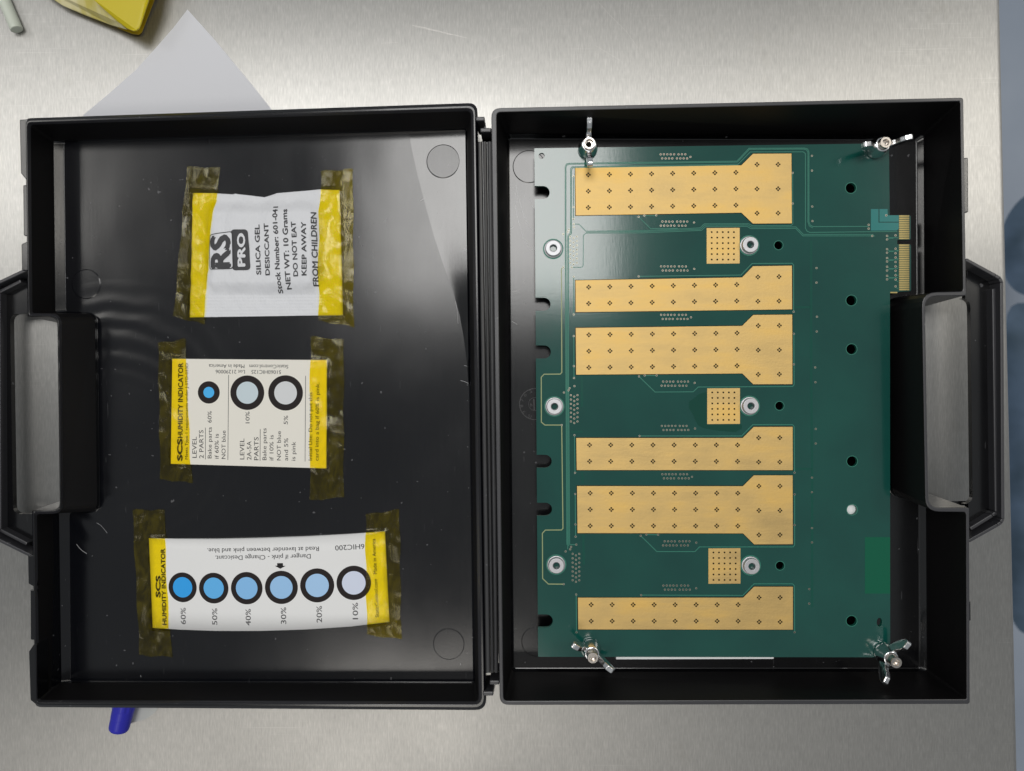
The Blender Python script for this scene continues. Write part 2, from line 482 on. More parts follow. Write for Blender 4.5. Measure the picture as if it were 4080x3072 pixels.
# ---- tray (right half)
o_b = [(1957, 430, 4), (3839, 388, 1.2), (3850, 1178, .8), (3686, 1180, 5), (3700, 2024, 5), (3862, 2022, .8), (3865, 2806, 1.2), (1991, 2810, 4)]
i_b = [(1978, 447, 2), (3826, 403, .8), (3838, 1161, 1.5), (3673, 1165, 6), (3688, 2039, 6), (3850, 2040, 1.5), (3852, 2786, .8), (2006, 2793, 2)]
def scaled(corn, z_from, z_to, inset, fr, cen):
    """same plan outline at another height, pulled inward by inset mm"""
    out_ = []
    for a, b, r in corn:
        p = P(a, b, z_from, fr)
        out_.append((p.x + (inset if p.x < cen[0] else -inset), p.y + (inset if p.y < cen[1] else -inset), r))
    return [(q.x, q.y, z_to) for q in rounded(out_)]
tc_ = P(2900, 1600, 30)
ZR = 30
ch = [(2019, 533, 2), (3683, 536, 2), (3686, 1178, 1.5), (3540, 1183, 7), (3553, 1983, 7), (3692, 1986, 1.5), (3696, 2676, 2), (2038, 2676, 2)]
fl_ = [(2027, 552, 1.5), (3652, 556, 1.5), (3655, 1182, 1.5), (3528, 1187, 7), (3541, 1982, 7), (3662, 1984, 1.5), (3664, 2664, 1.5), (2046, 2664, 1.5)]
loops = [scaled(o_b, ZR, 0, 2.5, 'W', tc_), scaled(o_b, ZR, 1.5, 1.8, 'W', tc_), scaled(o_b, ZR, ZR - 3, 0.1, 'W', tc_), loopz(o_b, ZR, 'W'),
         loopz(i_b, ZR, 'W'), loopz(ch, 5, 'W'), loopz(fl_, 3, 'W')]
v, f = loft(loops)
nl = len(loops[0])
tray = fix_normals(mk('tray', v, f, [plastic, lit_edge, matte], case, mi=[1 if i // nl == 3 else 2 if i // nl == 4 and i < nl * 6 else 0 for i in range(len(f))]))
bevel(tray, 0.35, 2, 30)

# ---- lid (left half), tilted frame
ZL = 20
def sh(c, dx0, dx1, dy0, dy1):
    """move left corners by dx0, right by dx1, top by dy0, bottom by dy1 (photo pixels)"""
    out_ = []
    for a, b, r in c:
        out_.append((a + (dx0 if a < 800 else dx1), b + (dy0 if b < 1600 else dy1), r))
    return out_
lo_ = [(100, 471, 2.5), (1902, 409, 4), (1938, 2830, 5), (138, 2818, 3), (128, 2032, 1), (238, 2030, 3.5), (228, 1266, 3.5), (110, 1262, 1)]
lo2 = [(103, 480, 2.2), (1893, 420, 3.5), (1929, 2820, 4.5), (141, 2808, 2.6), (131, 2036, 1), (241, 2034, 3.5), (231, 1262, 3.5), (113, 1258, 1)]
li1 = [(107, 488, 2), (1886, 430, 3), (1920, 2808, 4), (145, 2800, 2), (135, 2040, 1), (244, 2038, 4), (234, 1258, 4), (117, 1255, 1)]
li2 = [(122, 497, 1.5), (1877, 442, 2), (1908, 2795, 2), (157, 2790, 1.5), (147, 2048, 1), (252, 2046, 5), (246, 1250, 5), (129, 1248, 1)]
lch = [(212, 560, 1.5), (1862, 511, 1.5), (1893, 2724, 1.5), (238, 2720, 1.5), (232, 2036, 1.5), (388, 2040, 5), (378, 1250, 5), (220, 1246, 1.5)]
lfl = [(254, 566, 1), (1855, 517, 1), (1886, 2719, 1), (281, 2715, 1), (276, 2040, 1.5), (397, 2044, 5), (387, 1246, 5), (262, 1242, 1.5)]
lcen = P(1000, 1620, ZL, 'L')
loops = [scaled(lo_, ZL, 0, 2.5, 'L', lcen), scaled(lo_, ZL, 1.2, 1.6, 'L', lcen), scaled(lo_, ZL, ZL - 4, 0.2, 'L', lcen), loopz(lo_, ZL - 1.2, 'L'),
         loopz(lo2, ZL, 'L'), loopz(li1, ZL, 'L'), loopz(li2, ZL - 2, 'L'), loopz(lch, 4.5, 'L'), loopz(lfl, 2, 'L')]
v, f = loft(loops)
lid = fix_normals(mk('lid', v, f, [lid_plastic, lit_edge, matte], case, 'L', mi=[1 if i // nl == 5 else 2 if i // nl == 6 else 0 for i in range(len(f))]))
bevel(lid, 0.3, 2, 30)

# rim flange pieces along the left edge of the lid
for pts in ([(77, 476), (108, 474), (112, 722), (103, 716), (82, 690)],
            [(91, 737), (111, 736), (113, 944), (93, 938)],
            [(107, 962), (115, 962), (117, 1078), (86, 1078), (84, 972)],
            [(110, 2212), (138, 2212), (141, 2340), (134, 2338), (112, 2326)],
            [(120, 2349), (141, 2348), (143, 2552), (121, 2549)],
            [(137, 2562), (146, 2566), (148, 2812), (120, 2790), (114, 2596)]):
    g = G(); hi = PP(pts, ZL - 0.4, 'L'); g.hexa([Vector((p.x, p.y, 12)) for p in hi], hi)
    bevel(fix_normals(g.mk('rim_flange', plastic, case, 'L')), 0.4)
# latch tabs on the tray's right side
for pts in ([(3832, 630), (3858, 627), (3859, 845), (3834, 850)], [(3846, 2394), (3868, 2394), (3869, 2474), (3847, 2474)]):
    g = G(); hi = PP(pts, 27); g.hexa([Vector((p.x, p.y, 14)) for p in hi], hi); bevel(fix_normals(g.mk('latch_tab', plastic, case)), 0.4)

# handles
def handle(name, outer, fr, ztop, lip_in, ridge, label):
    zp = ztop - 7
    h = plate(name, [(q[0], q[1]) for q in loopz(outer, zp, fr)], [], zp - 2.5, zp, plastic, case, fr)
    h['label'] = label
    bevel(h, 0.8, 2, 50)
    g = G(); g.strip([(p.x, p.y) for p in PP(lip_in, ztop, fr)], 1.4, zp - 1, ztop)
    bevel(fix_normals(g.mk('grip_lip', lit_edge, h, fr)), 0.3, 2, 60)
    g = G(); g.strip([(p.x, p.y) for p in PP(ridge, zp + 3, fr)], 1.6, zp - 0.5, zp + 4)
    bevel(fix_normals(g.mk('grip_ridge', lit_edge, h, fr)), 0.4, 2, 60)
    return h
handle('handle', [(3856, 1046, .1), (3975, 1112, 3), (3984, 2078, 3), (3860, 2146, .1), (3858, 2006, .1), (3876, 2004, 4), (3866, 1192, 4), (3846, 1190, .1)], 'W', 28,
       [(3850, 1034), (3968, 1098), (3984, 1108), (3992, 1124), (3997, 2068), (3990, 2082), (3976, 2092), (3862, 2156)],
       [(3955, 1150), (3966, 2040), (3950, 2052), (3862, 2106)], 'handle of the tray half, on the right')
handle('handle', [(118, 1075, .1), (-40, 1150, 3), (-30, 2140, 3), (140, 2214, .1), (132, 2048, .1), (52, 2048, 4), (40, 1250, 4), (118, 1250, .1)], 'L', 19,
       [(108, 1072), (-20, 1132), (-40, 1150), (-30, 2132), (-10, 2150), (124, 2216)],
       [(88, 1120), (0, 1165), (4, 2110), (112, 2166)], 'handle of the lid half, on the left')
g = G(); g.hexa(PP([(3702, 1999), (3860, 1999), (3860, 2014), (3706, 2014)], 8), PP([(3702, 1997), (3860, 1996), (3860, 2013), (3706, 2013)], 17))
fix_normals(g.mk('cross_bar', plastic, case))

# hinge
hg = None
def hx(y, xt, xb):      # x of a hinge line that runs from (xt,563) to (xb,2680)
    return xt + (xb - xt) * (y - 563) / (2680 - 563)
hinge_m = black_plastic('sheen_hinge_plastic', (0.035, 0.035, 0.037), 0.3, 0.42)  # paler base paints the sheen onto the hinge leaves
bsdf(hinge_m).inputs['Specular IOR Level'].default_value = 1.0
hing = mk('hinge', *(lambda gg: (gg.v, gg.f))((lambda gg: (gg.hexa(PP([(1903, 568), (1968, 566), (1986, 2676), (1934, 2678)], 10), PP([(1903, 568), (1968, 566), (1986, 2676), (1934, 2678)], 24.2)), gg)[1])(G())), plastic, case)
fix_normals(hing)
for (xt0, xt1, xb0, xb1, zt) in ((1904, 1921, 1935, 1955, 26.4), (1923.5, 1939, 1957, 1968, 26.8), (1941.5, 1965, 1970, 1986, 27.4)):
    v = []; f = []
    n = 7
    for (yy, a, b) in ((564, xt0, xt1), (2681, xb0, xb1)):
        for k in range(n):
            t = math.pi * k / (n - 1)
            q = P((a + b) / 2 - (b - a) / 2 * math.cos(t), yy, zt - 1.4 * (1 - math.sin(t)))
            v.append(q)
    for k in range(n - 1): f.append([k, k + 1, n + k + 1, n + k])
    f.append([k for k in range(n)]); f.append([n + k for k in range(n)])
    fix_normals(mk('hinge_leaf', v, f, hinge_m, hing, smooth=False))
for (a, b, c_, d_, zt, zb) in ((1896, 464, 1931, 481, 27, 9), (1914, 509, 1958, 526, 27, 7), (1924, 2756, 1966, 2773, 27, 9), (1951, 2712, 1990, 2729, 27, 7)):
    g = G(); pts = [(a, b), (c_, b), (c_ - 1, d_), (a, d_)]
    g.hexa([Vector((p.x, p.y, zb)) for p in PP(pts, zt)], PP(pts, zt)); bevel(fix_normals(g.mk('hinge_knuckle', lit_edge, hing)), 0.4)
# walls of the two knuckle pockets
for pts in ([(1926, 482), (1934, 482), (1938, 524), (1930, 524)], [(1966, 2730), (1974, 2728), (1966, 2768), (1958, 2768)]):
    g = G(); g.hexa(PP(pts, 12), PP(pts, 22)); fix_normals(g.mk('hinge_web', plastic, hing))
# tray side bead next to the hinge
g = G(); g.strip(PP([(1973, 566), (1985, 1600), (1997, 2690)], ZR), 0.7, ZR - 1, ZR + 0.35); g.mk('rim_bead', lit_edge, case)

# moulding marks on the floors
def ejector(px, py, rpx, fr, z, parent, dz=0.25):
    c = P(px, py, z, fr); r = rpx / F * (H - z)
    g = G(); g.lathe((c.x, c.y, z), [(r, -0.3), (r, dz * 0.4), (r - 0.35, dz), (0.001, dz)], 48)
    o = fix_normals(g.mk('ejector_mark', plastic if fr == 'W' else lid_plastic, parent, fr))
    return o
lid_mark = black_plastic('mark_plastic', (0.007, 0.007, 0.009), 0.26, 0.38)
mark_m = lid_mark
ejector(1766, 643, 66, 'L', 2.35, lid)
ejector(344, 1132, 60, 'L', 2, lid)
ejector(1788, 2566, 62, 'L', 2, lid, 0.08)
ejector(2108, 664, 65, 'W', 3, tray)
ejector(2137, 2556, 60, 'W', 3, tray, 0.1)

def text_geo(s, bold=0.0, font_w=1.0):
    cu = bpy.data.curves.new('t', 'FONT'); cu.body = s; cu.size = 10; cu.resolution_u = 3;  cu.space_character = font_w
    ob = bpy.data.objects.new('t', cu); COL.objects.link(ob)
    me = bpy.data.meshes.new_from_object(ob.evaluated_get(bpy.context.evaluated_depsgraph_get()))
    v = [q.co.copy() for q in me.vertices]; f = [list(p.vertices) for p in me.polygons]
    bpy.data.objects.remove(ob); bpy.data.curves.remove(cu); bpy.data.meshes.remove(me)
    return v, f
_cap = text_geo('H')[0]; CAP = max(q.y for q in _cap)
def text(s, a, b, cap, z, fr, m, parent, bold=0.0, name='printed_text', zfun=None, conv=None, depth=0.0):
    """flat lettering; a, b = photo pixels of the baseline's ends; cap = capital height in photo pixels"""
    if conv: a, b, cap = conv(*a), conv(*b), cap / conv.s
    v, f = text_geo(s, bold)
    x0 = min(q.x for q in v); x1 = max(q.x for q in v)
    A = P(*a, z, fr); B = P(*b, z, fr); u = B - A; n = Vector((-u.y, u.x, 0)).normalized()
    hmm = cap / F * (H - z)
    vs = []
    # heavier lettering: the same glyphs laid over each other, each a hair higher
    cp = [(0, 0)] + ([(bold, 0), (-bold, 0), (0, bold), (0, -bold)] if bold > 0.1 else [(0.09, 0)])
    base_v, base_f = v, f; v = []; f = []
    for k, (ox, oy) in enumerate(cp):
        b0 = len(v); v += [Vector((q.x + ox, q.y + oy, k * 0.006)) for q in base_v]; f += [[i + b0 for i in t_] for t_ in base_f]
    for q in v:
        p = A + u * ((q.x - x0) / (x1 - x0)) + n * (q.y / CAP * hmm)
        p.z = (zfun(p.x, p.y) if zfun else z) + q.z
        vs.append(p)
    return mk(name, vs, f, m, parent, fr)
scuff_m = mat('pale_scuff', (0.42, 0.42, 0.43), 0.3, 0, 0.8)
def scuffs(fr, z, parent, runs):
    g = G()
    for pts, wd in runs: g.strip(PP(pts, z, fr), wd, z, z + 0.015)
    g.mk('scuff_marks', scuff_m, parent, fr, kind='stuff')
scuffs('L', 2, lid, [([(1849, 1456), (1862, 1459), (1872, 1464)], .18), ([(1835, 1516), (1850, 1520), (1866, 1527)], .18), ([(305, 2168), (315, 2182), (330, 2196), (346, 2206)], .2),
    ([(385, 2083), (400, 2092), (415, 2108), (427, 2124)], .12), ([(1722, 510), (1760, 560), (1810, 610)], .07), ([(1690, 680), (1705, 690), (1708, 712)], .12), ([(1700, 760), (1750, 765), (1845, 758)], .06),
    ([(1675, 800), (1700, 785), (1770, 772), (1850, 768)], .06), ([(1815, 1200), (1822, 1240), (1825, 1290)], .07), ([(1290, 980), (1300, 1000)], .08), ([(1834, 2642), (1835, 2650)], .2), ([(560, 2690), (562, 2698)], .2)])
scuffs('W', 3, tray, [([(2055, 735), (2062, 770), (2072, 800), (2080, 840), (2098, 890), (2125, 920)], .1), ([(2052, 768), (2060, 800), (2053, 822), (2060, 860), (2085, 950), (2110, 985), (2128, 1000)], .12),
    ([(2030, 748), (2062, 750)], .06), ([(2030, 915), (2048, 905)], .1), ([(2108, 790), (2118, 815), (2128, 830)], .08), ([(2040, 1162), (2070, 1160)], .08), ([(2040, 1280), (2060, 1292)], .14)])
# the floor lifts towards the hinge beyond a curved fold
warp_m = black_plastic('polished_lid_plastic', (0.003, 0.0032, 0.004), 0.11, 0.17)
cl = [(1628, 522), (1640, 590), (1662, 690), (1698, 830), (1735, 960), (1772, 1070), (1805, 1160), (1832, 1260), (1850, 1360), (1860, 1450), (1866, 1530)]
v = []; f = []; nk = 8
for k, (x, y) in enumerate(cl):
    xr = 1855 + (y - 517) * 31 / 2200 - 1
    for i in range(nk + 1):
        t_ = i / nk; p = P(x + (xr - x) * t_, y, 2.0, 'L'); v.append((p.x, p.y, 2.012 + 0.62 * t_ ** 1.3))
for k in range(len(cl) - 1):
    for i in range(nk): a_ = k * (nk + 1) + i; f.append([a_, a_ + nk + 1, a_ + nk + 2, a_ + 1])
fix_normals(mk('lifted_floor', v, f, warp_m, lid, 'L', smooth=True))
# date wheel pressed into the tray floor
c = P(2132, 1610, 3)
g = G(); r = 62 / F * 331
g.strip(circ((c.x, c.y), r, 48), 0.35, 3, 3.15, closed=True); g.strip(circ((c.x, c.y), r * 0.42, 32), 0.2, 3, 3.12, closed=True)
g.add(*(lambda b: (b.v, b.f))((lambda b: (b.prism([(p.x, p.y) for p in PP([(2124, 1590), (2130, 1590), (2132, 1636), (2126, 1636)], 3)], 3, 3.3), b)[1])(G())))
dw = g.mk('date_wheel', lid_mark, tray)
for s, (x, y) in (('5', (2117, 1565)), ('6', (2096, 1578)), ('7', (2086, 1596)), ('8', (2084, 1617)), ('9', (2093, 1638)), ('10', (2113, 1653))):
    dx = (x - 2132) / 60; dy = (y - 1610) / 60
    tx, ty = -dy * 0 + dy, -dx    # tangent
    k = 6 if len(s) == 1 else 9
    tl = math.hypot(tx, ty); tx, ty = tx / tl, ty / tl
    text(s, (x - tx * -k - dx * 6, y - ty * -k - dy * 6)[:2] if False else (x - (-ty * 0 + (-dy)) * k * 0 - tx * -k * 0 - k * -dy, y - k * dx), (x + k * -dy, y + k * dx), 13, 3.2, 'W', mark_m, dw, name='embossed_number')
text('6', (2112, 1608), (2112, 1620), 10, 3.2, 'W', mark_m, dw, name='embossed_number')

# ================================================================ circuit board
ZB = 12.0
board_r = root('circuit_board', (P(2840, 1600, 0).x, P(2840, 1600, 0).y, ZB - 1.6), 'dark green circuit board with six large gold pads in the tray half', 'circuit board')
def ledge(y): return 2129 + (2144 - 2129) * (y - 591) / (2617 - 591)
out_px = [(2129, 591), (3542, 571), (3545, 857), (3624, 857), (3629, 862), (3629, 951), (3625, 955), (3577, 955), (3575, 957), (3575, 971), (3577, 973), (3625, 973),
          (3630, 978), (3630, 1155), (3626, 1160), (3580, 1162), (3576, 1168), (3546, 1168), (3547, 2619), (2144, 2617)]
for yc in (2474, 2029, 1838, 1402, 1212, 767):
    x = ledge(yc)
    out_px += [(x, yc + 26)] + [(x + 34 + 26 * math.sin(t), yc + 26 * math.cos(t)) for t in [math.pi * k / 10 for k in range(11)]] + [(x, yc - 26)]
ol = [(p.x, p.y) for p in PP(out_px, ZB)]
holes = []
for x, y, r in [(3390, 749, 20), (3392, 1197, 20), (3393, 1391, 20), (3395, 1838, 20), (3395, 2031, 20), (3393, 2474, 20),
                (3102, 977, 16.5), (3106, 1617, 16.5), (3108, 2254, 16.5), (2158, 621, 12)]:
    p = P(x, y, ZB); holes.append(circ(p, r / F * (H - ZB), 24))
p = P(3504, 2479, ZB); holes.append([(p.x + 1.2 * math.cos(t), p.y + 2.0 * math.sin(t)) for t in [2 * math.pi * k / 20 for k in range(20)]])
bd = plate('board', ol, holes, ZB - 1.6, ZB, [soldermask, mask_edge], board_r)
for pl in bd.data.polygons:
    if abs(pl.normal.z) < 0.5: pl.material_index = 1
# pale rims round the drilled holes
for x, y, r in [(3390, 749, 20), (3392, 1197, 20), (3393, 1391, 20), (3395, 1838, 20), (3395, 2031, 20), (3393, 2474, 20), (3102, 977, 16.5), (3106, 1617, 16.5), (3108, 2254, 16.5)]:
    p = P(x, y, ZB); g = G(); g.strip(circ(p, (r + 1.6) / F * 322, 28), 0.22, ZB, ZB + 0.02, closed=True)
    g.mk('hole_rim', trace_m, board_r)

# gold pads -------------------------------------------------------
HO, HR = 6.0, 3.85
pads = [
 ([(2292, 669.6), (2953.6, 659), (3000, 613), (3153, 612), (3154.7, 890), (2999.5, 891), (2953.6, 847.5), (2294, 858.6)], 3, 2344, 3100),
 ([(2293, 1117), (2956.6, 1105.6), (3000, 1061), (3154.7, 1058.5), (3155.6, 1232.6), (2294, 1243.7)], 2, 2345.5, 3103.7),
 ([(2294, 1306.6), (2956.6, 1298.6), (3000.7, 1255), (3156, 1253.6), (3156.8, 1530.4), (3000.7, 1531), (2957.5, 1488), (2295.5, 1492.8)], 3, 2346.3, 3105),
 ([(2296, 1745), (2958.7, 1745), (3003, 1701), (3157.7, 1700.6), (3158.3, 1873), (2298, 1872.8)], 2, 2349, 3106.7),
 ([(2299, 1936.4), (2959.6, 1937), (3003, 1893.8), (3157.7, 1893.8), (3158.6, 2168), (3004.6, 2168.7), (2960.5, 2125), (2301, 2123.7)], 3, 2351.5, 3107.5),
 ([(2302.6, 2381), (2960.6, 2381), (3004, 2337.5), (3158.7, 2337.5), (3158.7, 2508.4), (2304, 2507.4)], 2, 2355.4, 3108)]
for pts, rows, xa, xb in pads:
    hs = []; gg = G()
    def topy(x): return pts[0][1] + (pts[1][1] - pts[0][1]) * (x - pts[0][0]) / (pts[1][0] - pts[0][0])
    def widey(x): return pts[2][1] + (pts[3][1] - pts[2][1]) * (x - pts[2][0]) / (pts[3][0] - pts[2][0])
    for ci in range(10):
        x = xa + (xb - xa) * ci / 9
        for k in range(rows):
            if ci < 8: y = topy(x) + (28, 93.2, 158.4)[k]
            else: y = widey(x) + (43, 140, 237)[k]
            for ox, oy in ((HO, 0), (-HO, 0), (0, HO), (0, -HO)):
                q = P(x + ox, y + oy, ZB); hs.append(circ(q, HR / F * 322, 8, 0.4))
                gg.disc((q.x, q.y), HR / F * 322 + 0.05, ZB + 0.005, ZB + 0.03, 8)
    po = plate('gold_pad', [(p.x, p.y) for p in PP(pts, ZB)], hs, ZB, ZB + 0.12, gold, board_r)
    gg.mk('via_holes', darkgold, po, kind='stuff')
    g = G(); g.strip([(p.x, p.y) for p in PP(pts, ZB)], 0.5, ZB, ZB + 0.02, closed=True); g.mk('pad_clearance', dark_m, po)
for x0, y0, x1, y1 in ((2815.5, 909, 2946.7, 1049.8), (2817.6, 1547.5, 2948, 1688.6), (2822.4, 2185, 2950, 2324.8)):
    hs = []; gg = G()
    for a in range(5):
        for b in range(6):
            q = P(x0 + 20 + a * 22.1, y0 + 16 + b * 21.9, ZB)
            hs.append(circ(q, 3.8 / F * 322, 10)); gg.disc((q.x, q.y), 3.8 / F * 322 + 0.05, ZB + 0.005, ZB + 0.03, 10)
    po = plate('small_gold_pad', [(p.x, p.y) for p in PP([(x0, y0), (x1, y0 - 1), (x1, y1), (x0, y1 + 1)], ZB)], hs, ZB, ZB + 0.12, gold, board_r)
    gg.mk('via_holes', darkgold, po, kind='stuff')

# edge contacts ------------------------------------------------------
def fing():
    p0, p1 = P(3581.5, 858, ZB), P(3622, 864.3, ZB)
    return [(p0.x, p0.y), (p1.x, p0.y), (p1.x, p1.y), (p0.x, p1.y)]
fq = fing(); c0 = P(3601, 861.5, ZB)
me = None
ys = [861.5 + 8.85 * k for k in range(11)] + [977.5 + 8.82 * k for k in range(21)]
for y in ys:
    p = P(3601.5, y, ZB)
    if me is None:
        g = G(); g.prism([(a - c0.x, b - c0.y) for a, b in fq], 0, 0.08)
        me = bpy.data.meshes.new('contact_finger'); me.from_pydata([v_ * MM for v_ in g.v], [], g.f); me.materials.append(finger_gold)
    o = bpy.data.objects.new('contact_finger', me); link(o, board_r)
    o.location = (Vector((p.x, p.y, ZB)) - origin(board_r)) * MM
g = G(); g.prism([(p.x, p.y) for p in PP([(3547, 1163), (3575, 1163), (3575, 1168), (3547, 1168)], ZB)], ZB, ZB + 0.06); g.mk('edge_plating', finger_gold, board_r)
plate('copper_area', [(p.x, p.y) for p in PP([(3470, 833), (3500, 833), (3500, 887), (3581, 887), (3581, 911), (3573, 918), (3470, 919)], ZB)], [], ZB, ZB + 0.04, teal_m, board_r)
plate('copper_area', [(p.x, p.y) for p in PP([(3504, 833), (3536, 833), (3537, 858), (3581, 858), (3581, 883.5), (3504, 883.5)], ZB)], [], ZB, ZB + 0.04, teal_m, board_r)
plate('copper_area', [(p.x, p.y) for p in PP([(3446, 2140), (3546.5, 2140), (3546.5, 2365), (3446, 2365)], ZB)], [], ZB, ZB + 0.04, bright_g, board_r)

stain_m = mat('dark_green_stain', (0.0018, 0.062, 0.043), 0.14, 0, 0.6)
plate('mask_stain', [(p.x, p.y) for p in PP([(2815, 1562), (2784, 1570), (2765, 1586), (2745, 1600), (2744, 1625), (2760, 1650), (2770, 1675), (2782, 1696), (2806, 1707), (2860, 1716), (2930, 1722), (2956, 1708), (2956, 1692), (2815, 1692)], ZB)], [], ZB, ZB + 0.012, stain_m, board_r)
# traces ----------------------------------------------------------------
def trace(pts, wpx=3.4, m=None, dz=0.04):
    g = G(); g.strip([(p.x, p.y) for p in PP(pts, ZB)], wpx / F * 322, ZB, ZB + dz); return g.mk('copper_trace', m or trace_m, board_r)
def para(pts, off):
    """the same run, set off sideways"""
    q = []
    n = len(pts)
    for i, (x, y) in enumerate(pts):
        a = pts[max(0, i - 1)]; b = pts[min(n - 1, i + 1)]
        t = Vector((b[0] - a[0], b[1] - a[1])).normalized(); q.append((x - t.y * off, y + t.x * off))
    return q
A1 = [(2258.5, 2170), (2254.5, 1500), (2251.8, 930), (2251.8, 664), (2257, 653), (2268, 650.5), (2936, 642), (2984, 591), (3206, 590), (3218, 594), (3223, 606), (3223, 884), (3228, 897), (3240, 903), (3461, 902)]
A2 = [(2262, 2188), (2258, 1500), (2255.2, 930), (2255.2, 668), (2259, 658), (2268, 654.5), (2938, 646), (2986, 595), (3204, 594), (3214, 598), (3219, 607), (3219, 884), (3224, 900), (3238, 908)]
A3 = [(2266, 2176), (2262, 1500), (2262, 940), (2273.5, 927), (2273.5, 672), (2280, 664.5), (2941, 654), (2989, 605.5), (3200, 605), (3209, 612), (3209, 908), (3214, 920), (3226, 926), (3575, 922)]
A4 = [(2270, 2170), (2265.5, 1500), (2265.5, 943), (2277, 930), (2277, 676), (2283, 668.5), (2943, 658)]
for a in (A1, A2, A3, A4): trace(a, 2.6)
A5 = [(2286, 893), (2306, 893), (2334, 921), (2560, 919), (2789, 908), (2806, 892), (2983, 891.6), (2997, 899.5), (3152, 899), (3159, 892), (3158.5, 811), (3158, 689)]
A6 = [(2334, 925), (2560, 923), (2792, 913), (2809, 897), (2980, 896.5), (2994, 905), (3171, 904), (3201, 934), (3480, 934)]
A7 = [(2278, 1065), (2318, 1065), (2323.5, 1059), (2324, 939), (2334, 929), (2560, 928), (2795, 918), (2812, 902.5), (2977, 902), (2991, 911), (3170, 910), (3199, 940), (3486, 940)]
for a in (A5, A6, A7): trace(a, 2.4)
for a in ([(2544.6, 864), (2592, 911), (2700, 910)], [(2567, 859), (2614.6, 858)],
          [(2544.6, 1101), (2952, 1096), (2996, 1050), (3156, 1049), (3162, 1056), (3162, 1242)],
          [(2546, 1500), (2610, 1562), (2762, 1561), (2782, 1542), (3158, 1540), (3164, 1533), (3163, 1330)], [(2568.6, 1496), (2616, 1495.6)],
          [(2548, 1737), (2955, 1737), (2999, 1692), (3158, 1692), (3164, 1699), (3165.6, 1883)],
          [(2553, 2134.6), (2617, 2197.6), (2769, 2197.6), (2787, 2179), (3160, 2179), (3166, 2172), (3166, 1970)], [(2575, 2130), (2622, 2130.6)],
          [(2554.6, 2371), (2960, 2372), (3004, 2326), (3158, 2326), (3165, 2334), (3166, 2519)],
          [(2285, 702), (2285, 873)], [(2286, 1103), (2286, 1253)], [(2286, 1339), (2287, 1506)], [(2289, 1734), (2291, 1884)],
          [(2291.7, 1968), (2293.5, 2138)], [(2295.6, 2368.6), (2297, 2519)], [(2270, 2170), (2296, 2170)]):
    trace(a, 2.8)
for a in ([(2244, 1065), (2237, 1073), (2238.5, 1484), (2232, 1490.5), (2168, 1491), (2156.5, 1503), (2157, 1682), (2171, 1693.5), (2238, 1693.5)],
          [(2238, 1693.5), (2243, 2105), (2237, 2111.5), (2173, 2112), (2161, 2124.6), (2162, 2305), (2185, 2327), (2246, 2327.5)]):
    trace(a, 3.6, trace_g)
for a, wd in (([(3232, 960), (3232, 1500), (3236, 1880), (3236, 2420)], 9), ([(3168, 1224), (3228, 1224)], 8), ([(3168, 1868), (3232, 1868)], 8),
          ([(2318, 1495), (2319, 1620)], 9), ([(2320, 1880), (2322, 1925)], 8), ([(2324, 2130), (2326, 2250)], 9), ([(2275, 1720), (2322, 1720)], 8)):
    trace(a, wd, trace_f, 0.015)
for y in (947, 1000, 1035, 1070, 1106): trace([(3538, y - 5), (3544, y), (3560, y), (3578, y)], 2.2); trace([(3538, y + 6), (3544, y + 2.5), (3560, y + 2.5)], 2.0)
for y in (995, 1028, 1061, 1094, 1118, 1146): trace([(3568, y - 6), (3571, y + 1), (3580, y + 4)], 2.0)

# vias ---------------------------------------------------------------
def vias(pts, name='via_cluster', r=4.0):
    g = G()
    for x, y in pts:
        q = P(x, y, ZB); R = r / F * 322
        g.disc((q.x, q.y), R, ZB, ZB + 0.06, 10, 0)
        g.disc((q.x, q.y), R * 0.58, ZB + 0.055, ZB + 0.075, 8, 1)
    g.mk(name, [via_m, dark_m], board_r, kind='stuff')
P1a = [0, 13.3, 26.8, 40.2, 53.8, 71.4, 85, 98.6]; P1b = [6.3, 20, 33.5, 46.6, 65, 78.7, 91.8, 105.3]
for kind_, y1, dx, ex_, ey_ in (('a', 615, 0, 2751, 625.5), ('b', 883, 1, 2765.4, 886.8), ('a', 1061.5, 2, 2766, 1071), ('a', 1254.5, 2, 2753, 1264.7),
                          ('b', 1520.5, 4, 2767.8, 1525.6), ('a', 1697, 5, 2769, 1707.5), ('a', 1889.6, 7, 2757.3, 1900), ('b', 2156.7, 10, 2773.8, 2162), ('a', 2333, 11, 2773.8, 2343.7)):
    ra, rb = (P1a, P1b) if kind_ == 'a' else (P1b, P1a)
    vias([(2632 + dx + x, y1) for x in ra] + [(2632 + dx + x, y1 + 16.3) for x in rb] + [(ex_, ey_)])
for x0, y0 in ((2272, 942.6), (2274.6, 1574.3), (2281.6, 2206.8)):
    vias([(x0, y0 + 17.5 * k) for k in range(7)] + [(x0 + 13.2, y0 + 6 + 17.5 * k) for k in range(7)] + [(x0 + 26.3, y0 + 17.5 * k) for k in range(7)])
vias([(3235, 621), (3235, 680), (3236, 823), (3237, 881), (3253, 1068), (3253, 1126), (3255, 1262), (3254, 1321), (3248, 1464), (3249, 1523), (3250, 1709), (3250, 1767),
      (3235, 1903), (3235, 1961), (3235, 2104), (3235, 2161), (3224, 2347), (3224, 2405)], 'via_row')
